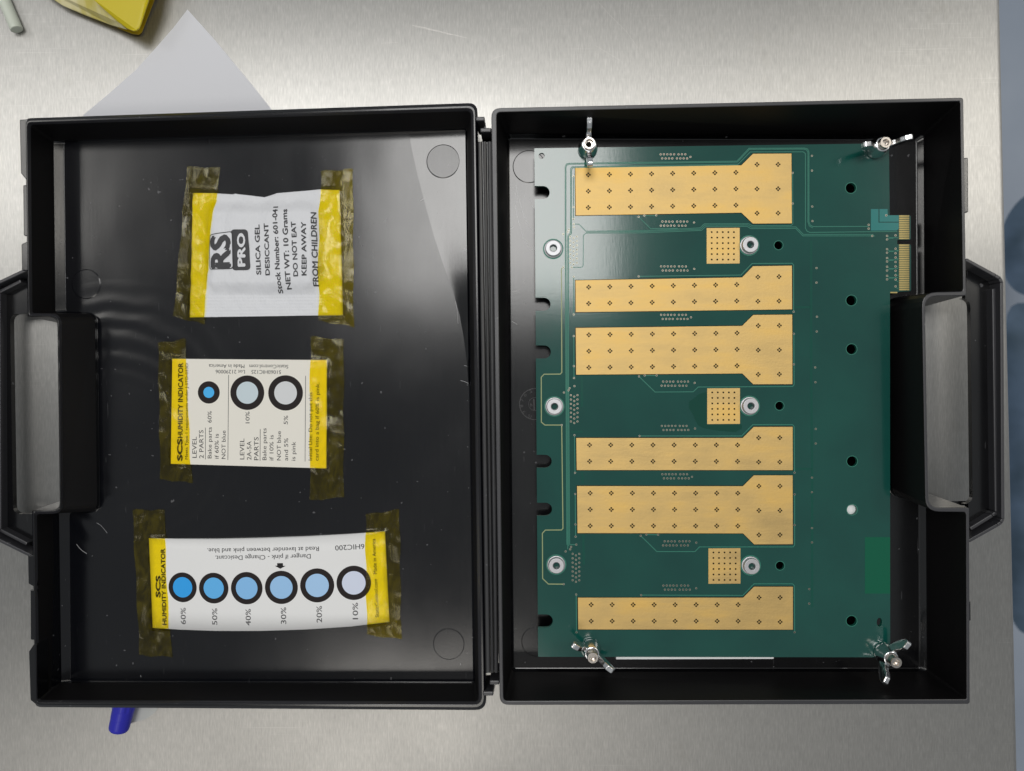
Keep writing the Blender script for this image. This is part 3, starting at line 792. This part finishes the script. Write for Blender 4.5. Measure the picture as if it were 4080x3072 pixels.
vias([(2285, 702), (2285, 825), (2285, 873), (2286, 893), (2287, 905), (2266, 915), (2262, 924), (2244, 933), (2244, 1065), (2278, 1065), (2286, 1103), (2286, 1253), (2286, 1339), (2286.5, 1459),
      (2287, 1506), (2289, 1538), (2269.5, 1547), (2265, 1555), (2247, 1564), (2289, 1734), (2291, 1884), (2238, 1693.5), (2291.7, 1968), (2293, 2089.6), (2293.5, 2138), (2295.7, 2170),
      (2275.5, 2179), (2271.5, 2188.6), (2253.6, 2197), (2246, 2327.5), (2295.6, 2368.6), (2297, 2519)], 'via_row')
vias([(2544.6, 864), (2567, 859), (2614.6, 858), (3158, 689), (3158.5, 811), (2544.6, 1101), (3162, 1242), (2546, 1500), (2568.6, 1496), (2616, 1495.6), (3163, 1330), (3163, 1452),
      (2548, 1737), (3165.6, 1883), (2553, 2134.6), (2575, 2130), (2622, 2130.6), (3166, 1970), (3166, 2092), (2554.6, 2371), (3166, 2519)], 'via_row')
vias([(3534, y) for y in (940, 954, 993, 1007, 1028, 1042, 1063, 1078, 1099, 1113)] + [(3568, y) for y in (938, 991, 1009, 1026, 1044, 1062, 1079, 1097, 1114, 1141)] +
     [(3461, 896), (3461, 911), (3475, 940), (3531, 858)], 'via_cluster', 4.2)

# pressed-in standoffs --------------------------------------------------------------
for x, y in ((2205, 988), (2209.5, 1620), (2217, 2255), (2991, 974), (2993, 1618), (2997, 2258)):
    c = P(x, y, ZB + 2.4); g = G()
    g.lathe((c.x, c.y, ZB), [(4.05, 0), (4.05, 0.35), (3.55, 0.45), (3.55, 2.2), (3.35, 2.4), (1.7, 2.4), (1.45, 2.15), (1.35, -3.5), (0.001, -3.5)], 36)
    o = fix_normals(g.mk('standoff', alu, board_r, smooth=False)); bevel(o, 0.1, 2)
    g = G(); g.lathe((c.x, c.y, ZB), [(4.6, 0.0), (4.6, 0.04), (4.1, 0.04)], 36); g.mk('bare_ring', trace_m, o)

# ================================================================ wing nuts
def wing_nut(px, py, ang, label, hz=9.0, big=False):
    c = P(px, py, ZB + 1.2)
    t = root('wing_nut', (c.x, c.y, ZB + 0.12), label, 'wing nut', 'wing nuts at the board corners')
    base = Vector((c.x, c.y, ZB + 0.12))
    g = G(); g.lathe(base, [(0.001, 0), (4.3, 0), (4.35, 1.6), (4.0, 3.0), (3.5, 6.0), (3.2, 7.2), (2.6, 7.4), (2.6, 5.5), (0.001, 5.5)], 32)
    fix_normals(g.mk('hub', zinc, t, smooth=True)); bevel(t.children[-1], 0.1, 2, 35)
    # bolt
    g = G(); prof = [(0.001, -9.0), (2.1, -9.0), (2.1, 0.0)]
    for k in range(5): prof += [(2.5, 5.6 + k * 0.75), (2.2, 5.95 + k * 0.75)]
    top = hz
    prof = prof[:-1] + ([(2.65, top - 0.3), (2.5, top), (1.85, top), (1.8, top - 2.0), (0.001, top - 2.2)] if big else [(2.45, top - 0.3), (2.3, top), (1.45, top), (1.35, top - 1.6), (0.001, top - 2.2)])
    g.lathe(base, prof, 30)
    bo = fix_normals(g.mk('bolt', steel_bolt, t))
    g = G(); g.disc((c.x, c.y), 1.25, base.z + top - 1.75, base.z + top - 1.6, 6); g.mk('hex_socket', dark_m if big else steel_bolt, bo)
    # wings: a curved ear each side
    for sgn in (1, -1):
        a = math.radians(ang) + (0 if sgn > 0 else math.pi)
        ux, uy = math.cos(a), math.sin(a); nx_, ny_ = -uy, ux
        # profile in the (radial, z) plane
        pr = [(2.9, 1.2), (5.0, 2.8), (7.5, 5.2), (9.8, 7.8), (11.0, 10.6), (10.8, 11.8), (9.8, 12.4), (7.4, 11.9), (5.8, 10.4), (4.8, 8.2), (3.0, 6.8)]
        th = [1.25, 1.15, 1.1, 1.1, 1.15, 1.2, 1.2, 1.15, 1.1, 1.1, 1.25]
        v = []
        n = len(pr)
        for s_ in (1, -1):
            for (r_, z_), h_ in zip(pr, th):
                v.append((base.x + ux * r_ + nx_ * h_ * s_, base.y + uy * r_ + ny_ * h_ * s_, base.z + z_))
        f = [list(range(n)), list(range(n, 2 * n))[::-1]] + [[i, (i + 1) % n, n + (i + 1) % n, n + i] for i in range(n)]
        o = fix_normals(mk('wing', v, f, zinc, t)); bevel(o, 0.35, 2, 30)
    return t
wing_nut(2342, 592, 91, 'zinc wing nut at the top left board corner, wings pointing up and down', 8.6, True)
wing_nut(3492, 592, 9, 'zinc wing nut at the top right board corner, wings nearly level', 9.5)
wing_nut(2354, 2586, -33, 'zinc wing nut at the bottom left board corner, beside the white foam strip', 11.5)
wing_nut(3524, 2604, 60, 'zinc wing nut at the bottom right board corner, beside the oval hole', 11.5)

# foam under the board
g = G(); g.hexa(PP([(2450, 2540), (3085, 2540), (3085, 2619), (2450, 2621)], 4), PP([(2455, 2540), (3082, 2540), (3082, 2625), (2455, 2627)], 10.2))
tag(fix_normals(g.mk('foam_strip', foam)), 'white foam strip peeking out below the lower edge of the circuit board', 'foam')
g = G(); g.hexa(PP([(3340, 1985), (3445, 1985), (3445, 2085), (3340, 2085)], 3.1), PP([(3340, 1985), (3445, 1985), (3445, 2085), (3340, 2085)], 10.3))
tag(fix_normals(g.mk('foam_block', foam)), 'white foam seen through the one white hole of the circuit board', 'foam')

# ================================================================ cards, sachet and tape in the lid (lid frame)
ZF = 2.0
class Conv:
    def __init__(s, ox, oy, sc_): s.ox, s.oy, s.s = ox, oy, sc_
    def __call__(s, x, y): return (s.ox + x / s.s, s.oy + y / s.s)
def inside_dist(poly, x, y):
    """signed distance to a polygon, positive inside"""
    best = 1e9; ins = False; n = len(poly)
    for i in range(n):
        ax, ay = poly[i][:2]; bx, by = poly[(i + 1) % n][:2]
        if (ay > y) != (by > y) and x < (bx - ax) * (y - ay) / (by - ay) + ax: ins = not ins
        dx, dy = bx - ax, by - ay
        t = max(0, min(1, ((x - ax) * dx + (y - ay) * dy) / (dx * dx + dy * dy)))
        best = min(best, math.hypot(x - ax - t * dx, y - ay - t * dy))
    return best if ins else -best
def wav(x, y, s=1.0):
    return math.sin(x * 0.9 * s + 1.3 * math.sin(y * 0.37 * s)) * math.sin(y * 0.61 * s + x * 0.23 * s)
def tape_strip(px4, poly, hfun, label, torn=0.6, wr=0.12):
    """tape from four photo corners (tl, tr, br, bl), draped over poly whose height is hfun"""
    c = PP(px4, ZF + 0.4, 'L'); nu, nv = 16, 64; v = []; f = []
    for j in range(nv + 1):
        for i in range(nu + 1):
            a, b = i / nu, j / nv
            q = (c[0] * (1 - a) + c[1] * a) * (1 - b) + (c[3] * (1 - a) + c[2] * a) * b
            x, y = q.x, q.y
            if j in (0, nv): y += torn * math.sin(a * 9 + j) * 0.5 + random.uniform(-.15, .15)
            if i in (0, nu): x += 0.25 * math.sin(b * 17 + i) + random.uniform(-.06, .06)
            dd = inside_dist(poly, x, y)
            hh = hfun(x, y) if dd > 0 else 0
            edge = max(0, min(1, (dd + 1.6) / 1.6))
            hh = hh + (edge * hfun(*near(poly, x, y)) if dd <= 0 else 0)
            wr_ = wr * (abs(wav(x, y)) + 0.6 * abs(wav(x * 2.1, y * 1.7 + 3))) * (1.0 if dd < 0 else 0.35)
            v.append((x, y, ZF + 0.12 + hh + wr_))
    for j in range(nv):
        for i in range(nu):
            a = j * (nu + 1) + i; f.append([a, a + nu + 1, a + nu + 2, a + 1])
    o = mk('tape_strip', v, f, tape, None, 'L', smooth=True)
    return tag(o, label, 'tape', 'strips of yellow tape in the lid')
def near(poly, x, y):
    best = 1e9; r_ = (x, y); n = len(poly)
    for i in range(n):
        ax, ay = poly[i][:2]; bx, by = poly[(i + 1) % n][:2]; dx, dy = bx - ax, by - ay
        t = max(0, min(1, ((x - ax) * dx + (y - ay) * dy) / (dx * dx + dy * dy)))
        dd = math.hypot(x - ax - t * dx, y - ay - t * dy)
        if dd < best: best = dd; r_ = (ax + t * dx, ay + t * dy)
    return r_
def prints(parent, m, zz, items, conv, z_fun=None):
    for s, a, b, cap, bold in items:
        text(s, a, b, cap, zz, 'L', m, parent, bold, conv=conv, zfun=z_fun)

# --- sachet
sp = [(764, 767), (850, 767.5), (924, 773), (935, 770), (1050, 784), (1100, 767.5), (1271, 753), (1350, 755), (1357, 1000), (1363, 1255), (1200, 1257), (752, 1264), (760, 1000)]
spm = [(p.x, p.y) for p in PP(sp, ZF + 1.5, 'L')]
xs = [p[0] for p in spm]; ys_ = [p[1] for p in spm]
yb = min(ys_)
def sach_h(x, y):
    dd = max(0, inside_dist(spm, x, y))
    u = (x - min(xs)) / (max(xs) - min(xs)); vv = (y - min(ys_)) / (max(ys_) - min(ys_))
    seal_b = max(0, min(1, (y - yb - 9.5) / 7)); seal_s = max(0, min(1, (min(x - min(xs), max(xs) - x) - 6) / 9)); st = max(0, min(1, (max(ys_) - y - 4) / 8))
    s_ = lambda t: t * t * (3 - 2 * t)
    hgt = 0.5 + 3.6 * s_(seal_b) * s_(seal_s) * s_(st) * (0.9 + 0.1 * math.sin(x * 0.4))
    # crimp lines of the sealed edge
    if y - yb < 11: hgt += 0.16 * math.sin((y - yb) * 2 * math.pi / 1.5)
    hgt += 0.16 * wav(x * 0.7, y * 0.7) * s_(seal_b) + 0.28 * abs(wav(x * 0.25 + 4, y * 0.5)) + 0.1 * wav(x * 1.3 + y * 0.6, y * 0.4)
    return hgt
def sach_s(x, y):
    # the tape spans the crimps of the seal instead of following them
    return sach_h(x, y) + 0.12 if y - yb > 11 else max(sach_h(x, yb + 11.3), sach_h(x, y)) + 0.25
def grid_sheet(name, poly, hfun, z0, m, parent, res):
    """a sheet cut to poly by clipping grid cells, with a thickness at its rim"""
    bm = bmesh.new(); x0, x1 = min(p[0] for p in poly), max(p[0] for p in poly); y0, y1 = min(p[1] for p in poly), max(p[1] for p in poly)
    vs = [bm.verts.new((p[0], p[1], 0)) for p in poly]; bm.faces.new(vs)
    nx_ = int((x1 - x0) / res[0]); ny_ = int((y1 - y0) / res[1])
    for i in range(1, nx_):
        bmesh.ops.bisect_plane(bm, geom=bm.verts[:] + bm.edges[:] + bm.faces[:], plane_co=(x0 + (x1 - x0) * i / nx_, 0, 0), plane_no=(1, 0, 0))
    for i in range(1, ny_):
        bmesh.ops.bisect_plane(bm, geom=bm.verts[:] + bm.edges[:] + bm.faces[:], plane_co=(0, y0 + (y1 - y0) * i / ny_, 0), plane_no=(0, 1, 0))
    ed = [e for e in bm.edges if e.is_boundary]
    for q in bm.verts: q.co.z = z0 + hfun(q.co.x, q.co.y)
    r_ = bmesh.ops.extrude_edge_only(bm, edges=ed)
    for q in r_['geom']:
        if isinstance(q, bmesh.types.BMVert): q.co.z = z0
    bmesh.ops.recalc_face_normals(bm, faces=bm.faces)
    bm.verts.index_update()
    v = [q.co.copy() for q in bm.verts]; f = [[q.index for q in fa.verts] for fa in bm.faces]; bm.free()
    o = mk(name, v, f, m, parent, 'L', smooth=True)
    return fix_normals(o)
sc_p = P(1050, 1010, ZF, 'L')
wp = FR['L'] @ sc_p
sach = root('desiccant_sachet', (wp.x, wp.y, wp.z), 'white paper silica gel sachet taped in the lid, topmost of its three items', 'sachet')
body = grid_sheet('pouch', spm, sach_h, ZF, sachet_m, sach, (1.6, 0.55))
m_ = body.modifiers.new('smooth_edges', 'WEIGHTED_NORMAL') if False else None
cs = Conv(600, 600, 2.221)
zt = lambda x, y: ZF + sach_h(x, y) + 0.12
prints(sach, ink_g, ZF + 3.8, [('SILICA GEL', (975, 1095), (960, 655), 40, .28), ('DESICCANT', (1058, 1102), (1043, 645), 40, .28), ('Stock Number: 601-041', (1155, 1255), (1118, 490), 40, .28),
     ('NET WT: 10 Grams', (1238, 1222), (1203, 515), 42, .28), ('DO NOT EAT', (1305, 1110), (1283, 628), 42, .28), ('KEEP AWAY', (1383, 1105), (1377, 632), 42, .28),
     ('FROM CHILDREN', (1478, 1195), (1460, 545), 42, .28)], cs, zt)
def drape(o, k=0.12):
    return o
def flat_poly(name, pts_mm, m, parent, zfun, holes=[]):
    o = plate(name, pts_mm, holes, 0, 1.0, m, parent, 'L')
    og = origin(parent); Mi = FR['L'].inverted(); M = FR['L']
    bm = bmesh.new(); bm.from_mesh(o.data)
    bmesh.ops.delete(bm, geom=[q for q in bm.faces if q.normal.z < 0.5], context='FACES')
    bmesh.ops.subdivide_edges(bm, edges=[e for e in bm.edges if e.calc_length() > 0.0025], cuts=3, use_grid_fill=True)
    for q in bm.verts:
        wv_ = Mi @ (q.co / MM + og); wv_.z = zfun(wv_.x, wv_.y); q.co = (M @ wv_ - og) * MM
    bm.to_mesh(o.data); bm.free()
    return o
def rr(px, r): return [(q.x, q.y) for q in rounded([(*[P(*cs(a, b), ZF + 3.8, 'L').x, P(*cs(a, b), ZF + 3.8, 'L').y][:2], r) for a, b in px])]
zt1 = lambda x, y: ZF + sach_h(x, y) + 0.40
zt2 = lambda x, y: ZF + sach_h(x, y) + 0.42
flat_poly('logo_frame', rr([(513, 742), (728, 712), (738, 1046), (512, 1053)], 1.6), ink_g, sach, zt1, [rr([(519, 748), (720, 720), (730, 1038), (518, 1047)], 1.3)])
flat_poly('logo_panel', rr([(706, 700), (862, 698), (886, 1058), (724, 1062)], 2.0), ink_g, sach, lambda x, y: ZF + sach_h(x, y) + 0.2)
flat_poly('logo_frame_ground', rr([(519, 748), (720, 720), (730, 1038), (518, 1047)], 1.3), sachet_m, sach, lambda x, y: ZF + sach_h(x, y) + 0.3)
text('RS', cs(704, 1030), cs(696, 755), 168 / 2.221, ZF + 3.8, 'L', ink_g, sach, 0.5, 'logo_letters', zt2)
text('PRO', cs(842, 1022), cs(836, 738), 62 / 2.221, ZF + 3.8, 'L', sachet_m, sach, 0.45, 'logo_letters', zt2)
tape_strip([(744, 663), (877, 668), (812, 1291), (690, 1262)], spm, sach_s, 'wrinkled yellow tape over the left edge of the silica gel sachet')
tape_strip([(1279, 681), (1405, 673), (1408, 1302), (1271, 1278)], spm, sach_s, 'yellow tape over the right edge of the silica gel sachet')

# --- cards
def disc_px(conv, c, R, z, m, parent, name, r_in=None, th=0.03):
    q = P(*conv(*c), z, 'L'); k = (H - z - 2) / F / conv.s
    g = G(); n = 48
    if r_in is None: g.disc((q.x, q.y), R * k, z, z + th, n)
    else:
        v = []; 
        for rr_ in (R * k, r_in * k):
            for zz in (z, z + th):
                v += [(q.x + rr_ * math.cos(2 * math.pi * i / n), q.y + rr_ * math.sin(2 * math.pi * i / n), zz) for i in range(n)]
        f = []
        for i in range(n):
            j = (i + 1) % n
            f += [[i, j, n + j, n + i], [n + i, n + j, 3 * n + j, 3 * n + i], [3 * n + i, 3 * n + j, 2 * n + j, 2 * n + i]]
        g.add(v, f)
    return fix_normals(g.mk(name, m, parent, 'L'))
def rule(conv, a, b, wpx, z, parent):
    g = G(); A = P(*conv(*a), z, 'L'); B = P(*conv(*b), z, 'L'); g.strip([(A.x, A.y), (B.x, B.y)], wpx / conv.s / F * H, z, z + 0.03)
    g.mk('printed_rule', ink_g, parent, 'L')

k2 = [(686, 1429.4), (1301.7, 1434.5), (1299.6, 1866.4), (680, 1848.3)]
c2 = Conv(600, 1300, 2.38)
TH = 0.6
q = FR['L'] @ P(990, 1645, ZF, 'L')
card2 = root('humidity_card', (q.x, q.y, q.z), 'cream humidity indicator card with three round spots, taped between sachet and white card', 'card')
k2m = [(p.x, p.y) for p in PP(k2, ZF + TH, 'L')]
g = G(); g.prism(k2m, ZF + 0.02, ZF + TH); bevel(g.mk('card_sheet', card_c, card2, 'L'), 0.08, 1)
zc = ZF + TH + 0.03
prints(card2, ink, zc, [('SCS', (300, 1272), (300, 1070), 46, .55), ('HUMIDITY INDICATOR', (302, 1058), (307, 348), 44, .3), ('Meets Type 1 requirements under J-STD-033D', (352, 1262), (356, 352), 26, .02)], c2)
prints(card2, ink_g, zc, [('LEVEL', (437, 1248), (436, 1048), 42, .04), ('2 PARTS', (503, 1253), (500, 985), 42, .04), ('Bake parts', (578, 1253), (580, 958), 38, .04), ('60%', (578, 915), (578, 805), 38, .04),
     ('if 60% is', (645, 1256), (645, 1020), 38, .04), ('NOT blue', (710, 1258), (712, 990), 38, .04), ('LEVEL', (888, 1263), (888, 1065), 42, .04), ('2A-5A', (955, 1268), (955, 1090), 42, .04),
     ('PARTS', (1023, 1270), (1023, 1052), 42, .04), ('Bake parts', (1098, 1270), (1098, 968), 38, .04), ('10%', (938, 920), (938, 810), 38, .04), ('if 10% is', (1165, 1272), (1165, 1032), 38, .04),
     ('NOT blue', (1235, 1272), (1236, 995), 38, .04), ('and 5%', (1303, 1274), (1304, 1062), 38, .04), ('5%', (1300, 930), (1302, 848), 38, .04), ('is pink', (1372, 1275), (1375, 1095), 38, .04),
     ('Initial Use: Do not put this', (1531, 1272), (1533, 628), 34, .04), ('card into a bag if 60% is pink.', (1592, 1275), (1600, 535), 34, .04),
     ('StaticControl.com   Made in America', (1305, 366), (553, 360), 34, .02), ('51060HIC125    Lot 21290006', (1237, 418), (617, 413), 34, .02)], c2)
for a, b in (((520, 1262), (520, 962)), ((733, 1268), (740, 462)), ((1038, 1276), (1040, 975)), ((1465, 1282), (1470, 470))): rule(c2, a, b, 5, ZF + TH, card2)
for c, R, r, nm, col in (((552, 627), 107, 53, 'small_blue', (0.09, 0.50, 0.95)), ((917, 630), 165, 106, 'pale_blue', (0.62, 0.72, 0.77)), ((1280, 632), 168, 110, 'pale_grey', (0.72, 0.735, 0.75))):
    rg = disc_px(c2, c, R, ZF + TH, ink_r, card2, 'spot_ring', r)
    disc_px(c2, c, r, ZF + TH, spotm(nm + '_spot', col), card2, 'humidity_spot', None, 0.02)
hc = lambda x, y: TH
tape_strip([(629, 1367), (739, 1350), (764, 1924), (638, 1911)], k2m, hc, 'dark crumpled yellow tape over the left edge of the cream three-spot card')
tape_strip([(1236.6, 1340), (1369, 1354), (1368, 1981), (1234.5, 1995)], k2m, hc, 'long yellow tape over the right edge of the cream three-spot card')

c3 = Conv(500, 1980, 1.9235)
k3 = [(591, 2146), (700, 2147.5), (864, 2147.4), (1040, 2143.5), (1228, 2137), (1400, 2128), (1532, 2118.8), (1550, 2479), (1400, 2494), (1228, 2502.5), (1040, 2507.5), (864, 2509), (720, 2507), (606.6, 2502.5)]
k3m = [(p.x, p.y) for p in PP(k3, ZF + 1.0, 'L')]
kx0, kx1 = min(p[0] for p in k3m), max(p[0] for p in k3m)
def h3(x, y):
    u = (x - kx0) / (kx1 - kx0); return 0.5 + 2.6 * math.sin(math.pi * max(0, min(1, u)))
q = FR['L'] @ P(1070, 2320, ZF, 'L')
card3 = root('humidity_card', (q.x, q.y, q.z), 'white humidity indicator card with a row of six blue spots, taped in the lid', 'card')
grid_sheet('card_sheet', k3m, h3, ZF, card_w, card3, (4, 8))
z3 = lambda x, y: ZF + h3(x, y) + 0.06
prints(card3, ink, ZF + 1.5, [('SCS', (262, 770), (262, 610), 36, .5), ('HUMIDITY INDICATOR', (312, 982), (298, 398), 33, .3), ('StaticControl.com   Made in America', (1940, 925), (1912, 322), 26, .02)], c3, z3)
prints(card3, ink_g, ZF + 2, [(s, (x, y), (x - 1, y - 127), 40, .04) for s, x, y in (('60%', 460, 978), ('50%', 708, 978), ('40%', 968, 980), ('30%', 1238, 968), ('20%', 1508, 960), ('10%', 1780, 940))] +
     [('6HIC200', (1827, 362), (1607, 372), 38, .04), ('Read at lavender between pink and blue.', (1485, 378), (630, 393), 34, .04), ('Danger if pink - Change Desiccant.', (1423, 435), (692, 448), 34, .04)], c3, z3)
def bent_disc(c, R, r_in, m, name):
    q = P(*c3(*c), ZF + 2, 'L'); k = (H - ZF - 4) / F / c3.s; n = 48; v = []; f = []
    rs = [R * k, (R + r_in) / 2 * k, r_in * k] if r_in is not None else [R * k, R * 0.5 * k, 0.01]
    for rr_ in rs:
        for i in range(n):
            x = q.x + rr_ * math.cos(2 * math.pi * i / n); y = q.y + rr_ * 1.0 * math.sin(2 * math.pi * i / n)
            v.append((x, y, z3(x, y) - (0.0 if r_in is not None else 0.015)))
    for a in range(len(rs) - 1):
        for i in range(n):
            j = (i + 1) % n; f.append([a * n + i, a * n + j, (a + 1) * n + j, (a + 1) * n + i])
    return fix_normals(mk(name, v, f, m, card3, 'L'))
for c, R, col in (((435, 694), 116, (0.045, 0.40, 0.92)), ((680, 696), 119, (0.14, 0.50, 0.93)), ((936, 694), 125, (0.27, 0.56, 0.92)), ((1201, 688), 128, (0.36, 0.61, 0.92)),
                  ((1472, 675), 131, (0.42, 0.65, 0.94)), ((1748, 660), 132, (0.72, 0.78, 0.93))):
    bent_disc(c, R, R * 0.685, ink_r, 'spot_ring')
    bent_disc(c, R * 0.69, None, spotm('humidity_blue', col), 'humidity_spot')
ar = [(1166, 505), (1210, 505), (1211, 525), (1231, 526), (1190, 548), (1148, 525), (1167, 524)]
pts = PP([c3(*a) for a in ar], ZF + 2.5, 'L')
mk('printed_arrow', [(p.x, p.y, z3(p.x, p.y)) for p in pts], [list(range(7))], ink, card3, 'L')
tape_strip([(527, 2031), (655, 2033), (683, 2618), (555, 2612)], k3m, lambda x, y: h3(x, y), 'yellow tape over the left edge of the white six-spot card')
tape_strip([(1457, 2050), (1591, 2030), (1598, 2547), (1464, 2531)], k3m, lambda x, y: h3(x, y), 'yellow tape over the right edge of the white six-spot card')

# ================================================================ things on the bench
pp_ = [(747, 38), (690, 112), (620, 192), (540, 280), (430, 377), (330, 460), (420, 620), (960, 620), (1085, 440), (1010, 345), (960, 285), (850, 152)]
pm = PP(pp_, 0.3)
g = G()
cx_, cy_ = P(700, 420, 0.3).x, P(700, 420, 0.3).y
g.prism([(p.x, p.y) for p in pm], 0.1, 0.35)
tag(g.mk('paper_sheet', paper), 'corner of a grey-white paper sheet sticking out from under the lid', 'paper')

disc_m = mat('white_plastic_disc', (0.5, 0.51, 0.49), 0.6)
c = P(533, 2758, 0.4); g = G(); g.disc((c.x, c.y), 118 / F * H, 0.05, 0.6, 64)
tag(g.mk('round_disc', disc_m), 'pale grey round disc beside the blue cap, half under the lid', 'disc')

capm = mat('blue_cap_plastic', (0.02, 0.02, 0.42), 0.38)
a = P(508, 2768, 5); b = P(474, 2908, 5)
capr = root('pen_cap', ((a.x + b.x) / 2, (a.y + b.y) / 2, 0.6), 'ribbed blue pen cap sticking out below the lid on the bench', 'cap')
u = (b - a); Lc = u.length; u.normalize(); sd = Vector((-u.y, u.x, 0)); up = Vector((0, 0, 1))
v = []; f = []; n = 48
cz = 5.4
for (t, rr_, rib) in ((-0.02, 4.9, 1), (0.0, 5.0, 1), (0.36, 4.95, 1), (0.40, 4.85, 0), (0.62, 4.75, 0), (0.63, 4.65, 0), (0.9, 4.5, 0), (0.96, 4.3, 0), (1.0, 3.7, 0), (1.01, 0.01, 0)):
    for i in range(n):
        aa = 2 * math.pi * i / n; r_ = rr_ - (0.22 if rib and (i // 2) % 2 else 0)
        q = Vector((a.x, a.y, cz)) + u * Lc * t + sd * r_ * math.cos(aa) + up * r_ * math.sin(aa); v.append(q)
for k in range(9):
    for i in range(n):
        j = (i + 1) % n; f.append([k * n + i, k * n + j, (k + 1) * n + j, (k + 1) * n + i])
f.append(list(range(n)))
o = fix_normals(mk('ribbed_cap', v, f, capm, capr)); bevel(o, 0.12, 1, 30)

tube_m = mat('ivory_tube_plastic', (0.62, 0.66, 0.57), 0.4)
bsdf(tube_m).inputs['Subsurface Weight'].default_value = 0.0
a = P(-40, -130, 3); b = P(66, 118, 3); u = (b - a).normalized(); sd = Vector((-u.y, u.x, 0)); v = []; f = []; n = 32
for (t, rr_) in ((0, 2.75), (0.97, 2.75), (0.992, 2.7), (1.0, 2.45), (1.0005, 0.01)):
    for i in range(n):
        aa = 2 * math.pi * i / n; v.append(Vector((a.x, a.y, 2.8)) + (b - a) * t + sd * rr_ * math.cos(aa) + up * rr_ * math.sin(aa))
for k in range(4):
    for i in range(n):
        j = (i + 1) % n; f.append([k * n + i, k * n + j, (k + 1) * n + j, (k + 1) * n + i])
o = fix_normals(mk('plastic_tube', v, f, tube_m, smooth=True)); bevel(o, 0.15, 2, 30)
tag(o, 'ivory plastic rod lying at the top left corner of the bench', 'rod')

# yellow pouch, its corner hanging over the bench
ym = mat('yellow_plastic', (0.62, 0.50, 0.0), 0.38)
yl = mat('pale_yellow_lining', (0.66, 0.58, 0.26), 0.55)
L(yl, ramp(yl, noise(yl, (120, 40, 60), 1.0, 3.0), [(0.35, (0.55, 0.47, 0.10)), (0.6, (0.72, 0.66, 0.38))]), bsdf(yl).inputs['Base Color'])
yd = mat('amber_shadow', (0.38, 0.26, 0.0), 0.4)  # darker amber, the tone of the pouch's shadow edge
c = P(420, 20, 10)
yr = root('yellow_pouch', (c.x, c.y, 0), 'yellow plastic pouch with a pale folded edge at the top left', 'pouch')
def sheet(name, pts, zs, m, th=0.5):
    g = G(); hi = [Vector((*P(a, b, z)[:2], z)) for (a, b), z in zip(pts, zs)]; lo = [h_ - Vector((0, 0, th)) for h_ in hi]
    g.hexa(lo, hi); o = fix_normals(g.mk(name, m, yr)); bevel(o, 0.2, 2, 30); return o
sheet('front_panel', [(370, -4), (330, -260), (640, -260), (594, -10), (560, 96), (553, 112), (542, 120), (530, 122), (505, 112), (470, 88)], [14, 14, 14, 14, 12, 12, 12, 12, 11, 11], ym, 0.8)
sheet('folded_lining', [(368, -6), (150, -250), (140, -60), (205, -8), (250, 22), (345, 62), (440, 98), (505, 116), (470, 86)], [10, 10, 6, 5, 4.5, 4.5, 5, 9, 9.5], yl, 0.8)
sheet('shadow_panel', [(150, -250), (650, -260), (624, -30), (614, 0), (590, 62), (564, 128), (552, 138), (524, 134), (470, 112)], [2.5, 3, 2, 2, 1.5, 1.5, 1.5, 1.5, 2], yd, 0.6)  # low sheet added to paint the shadow edge under the pouch
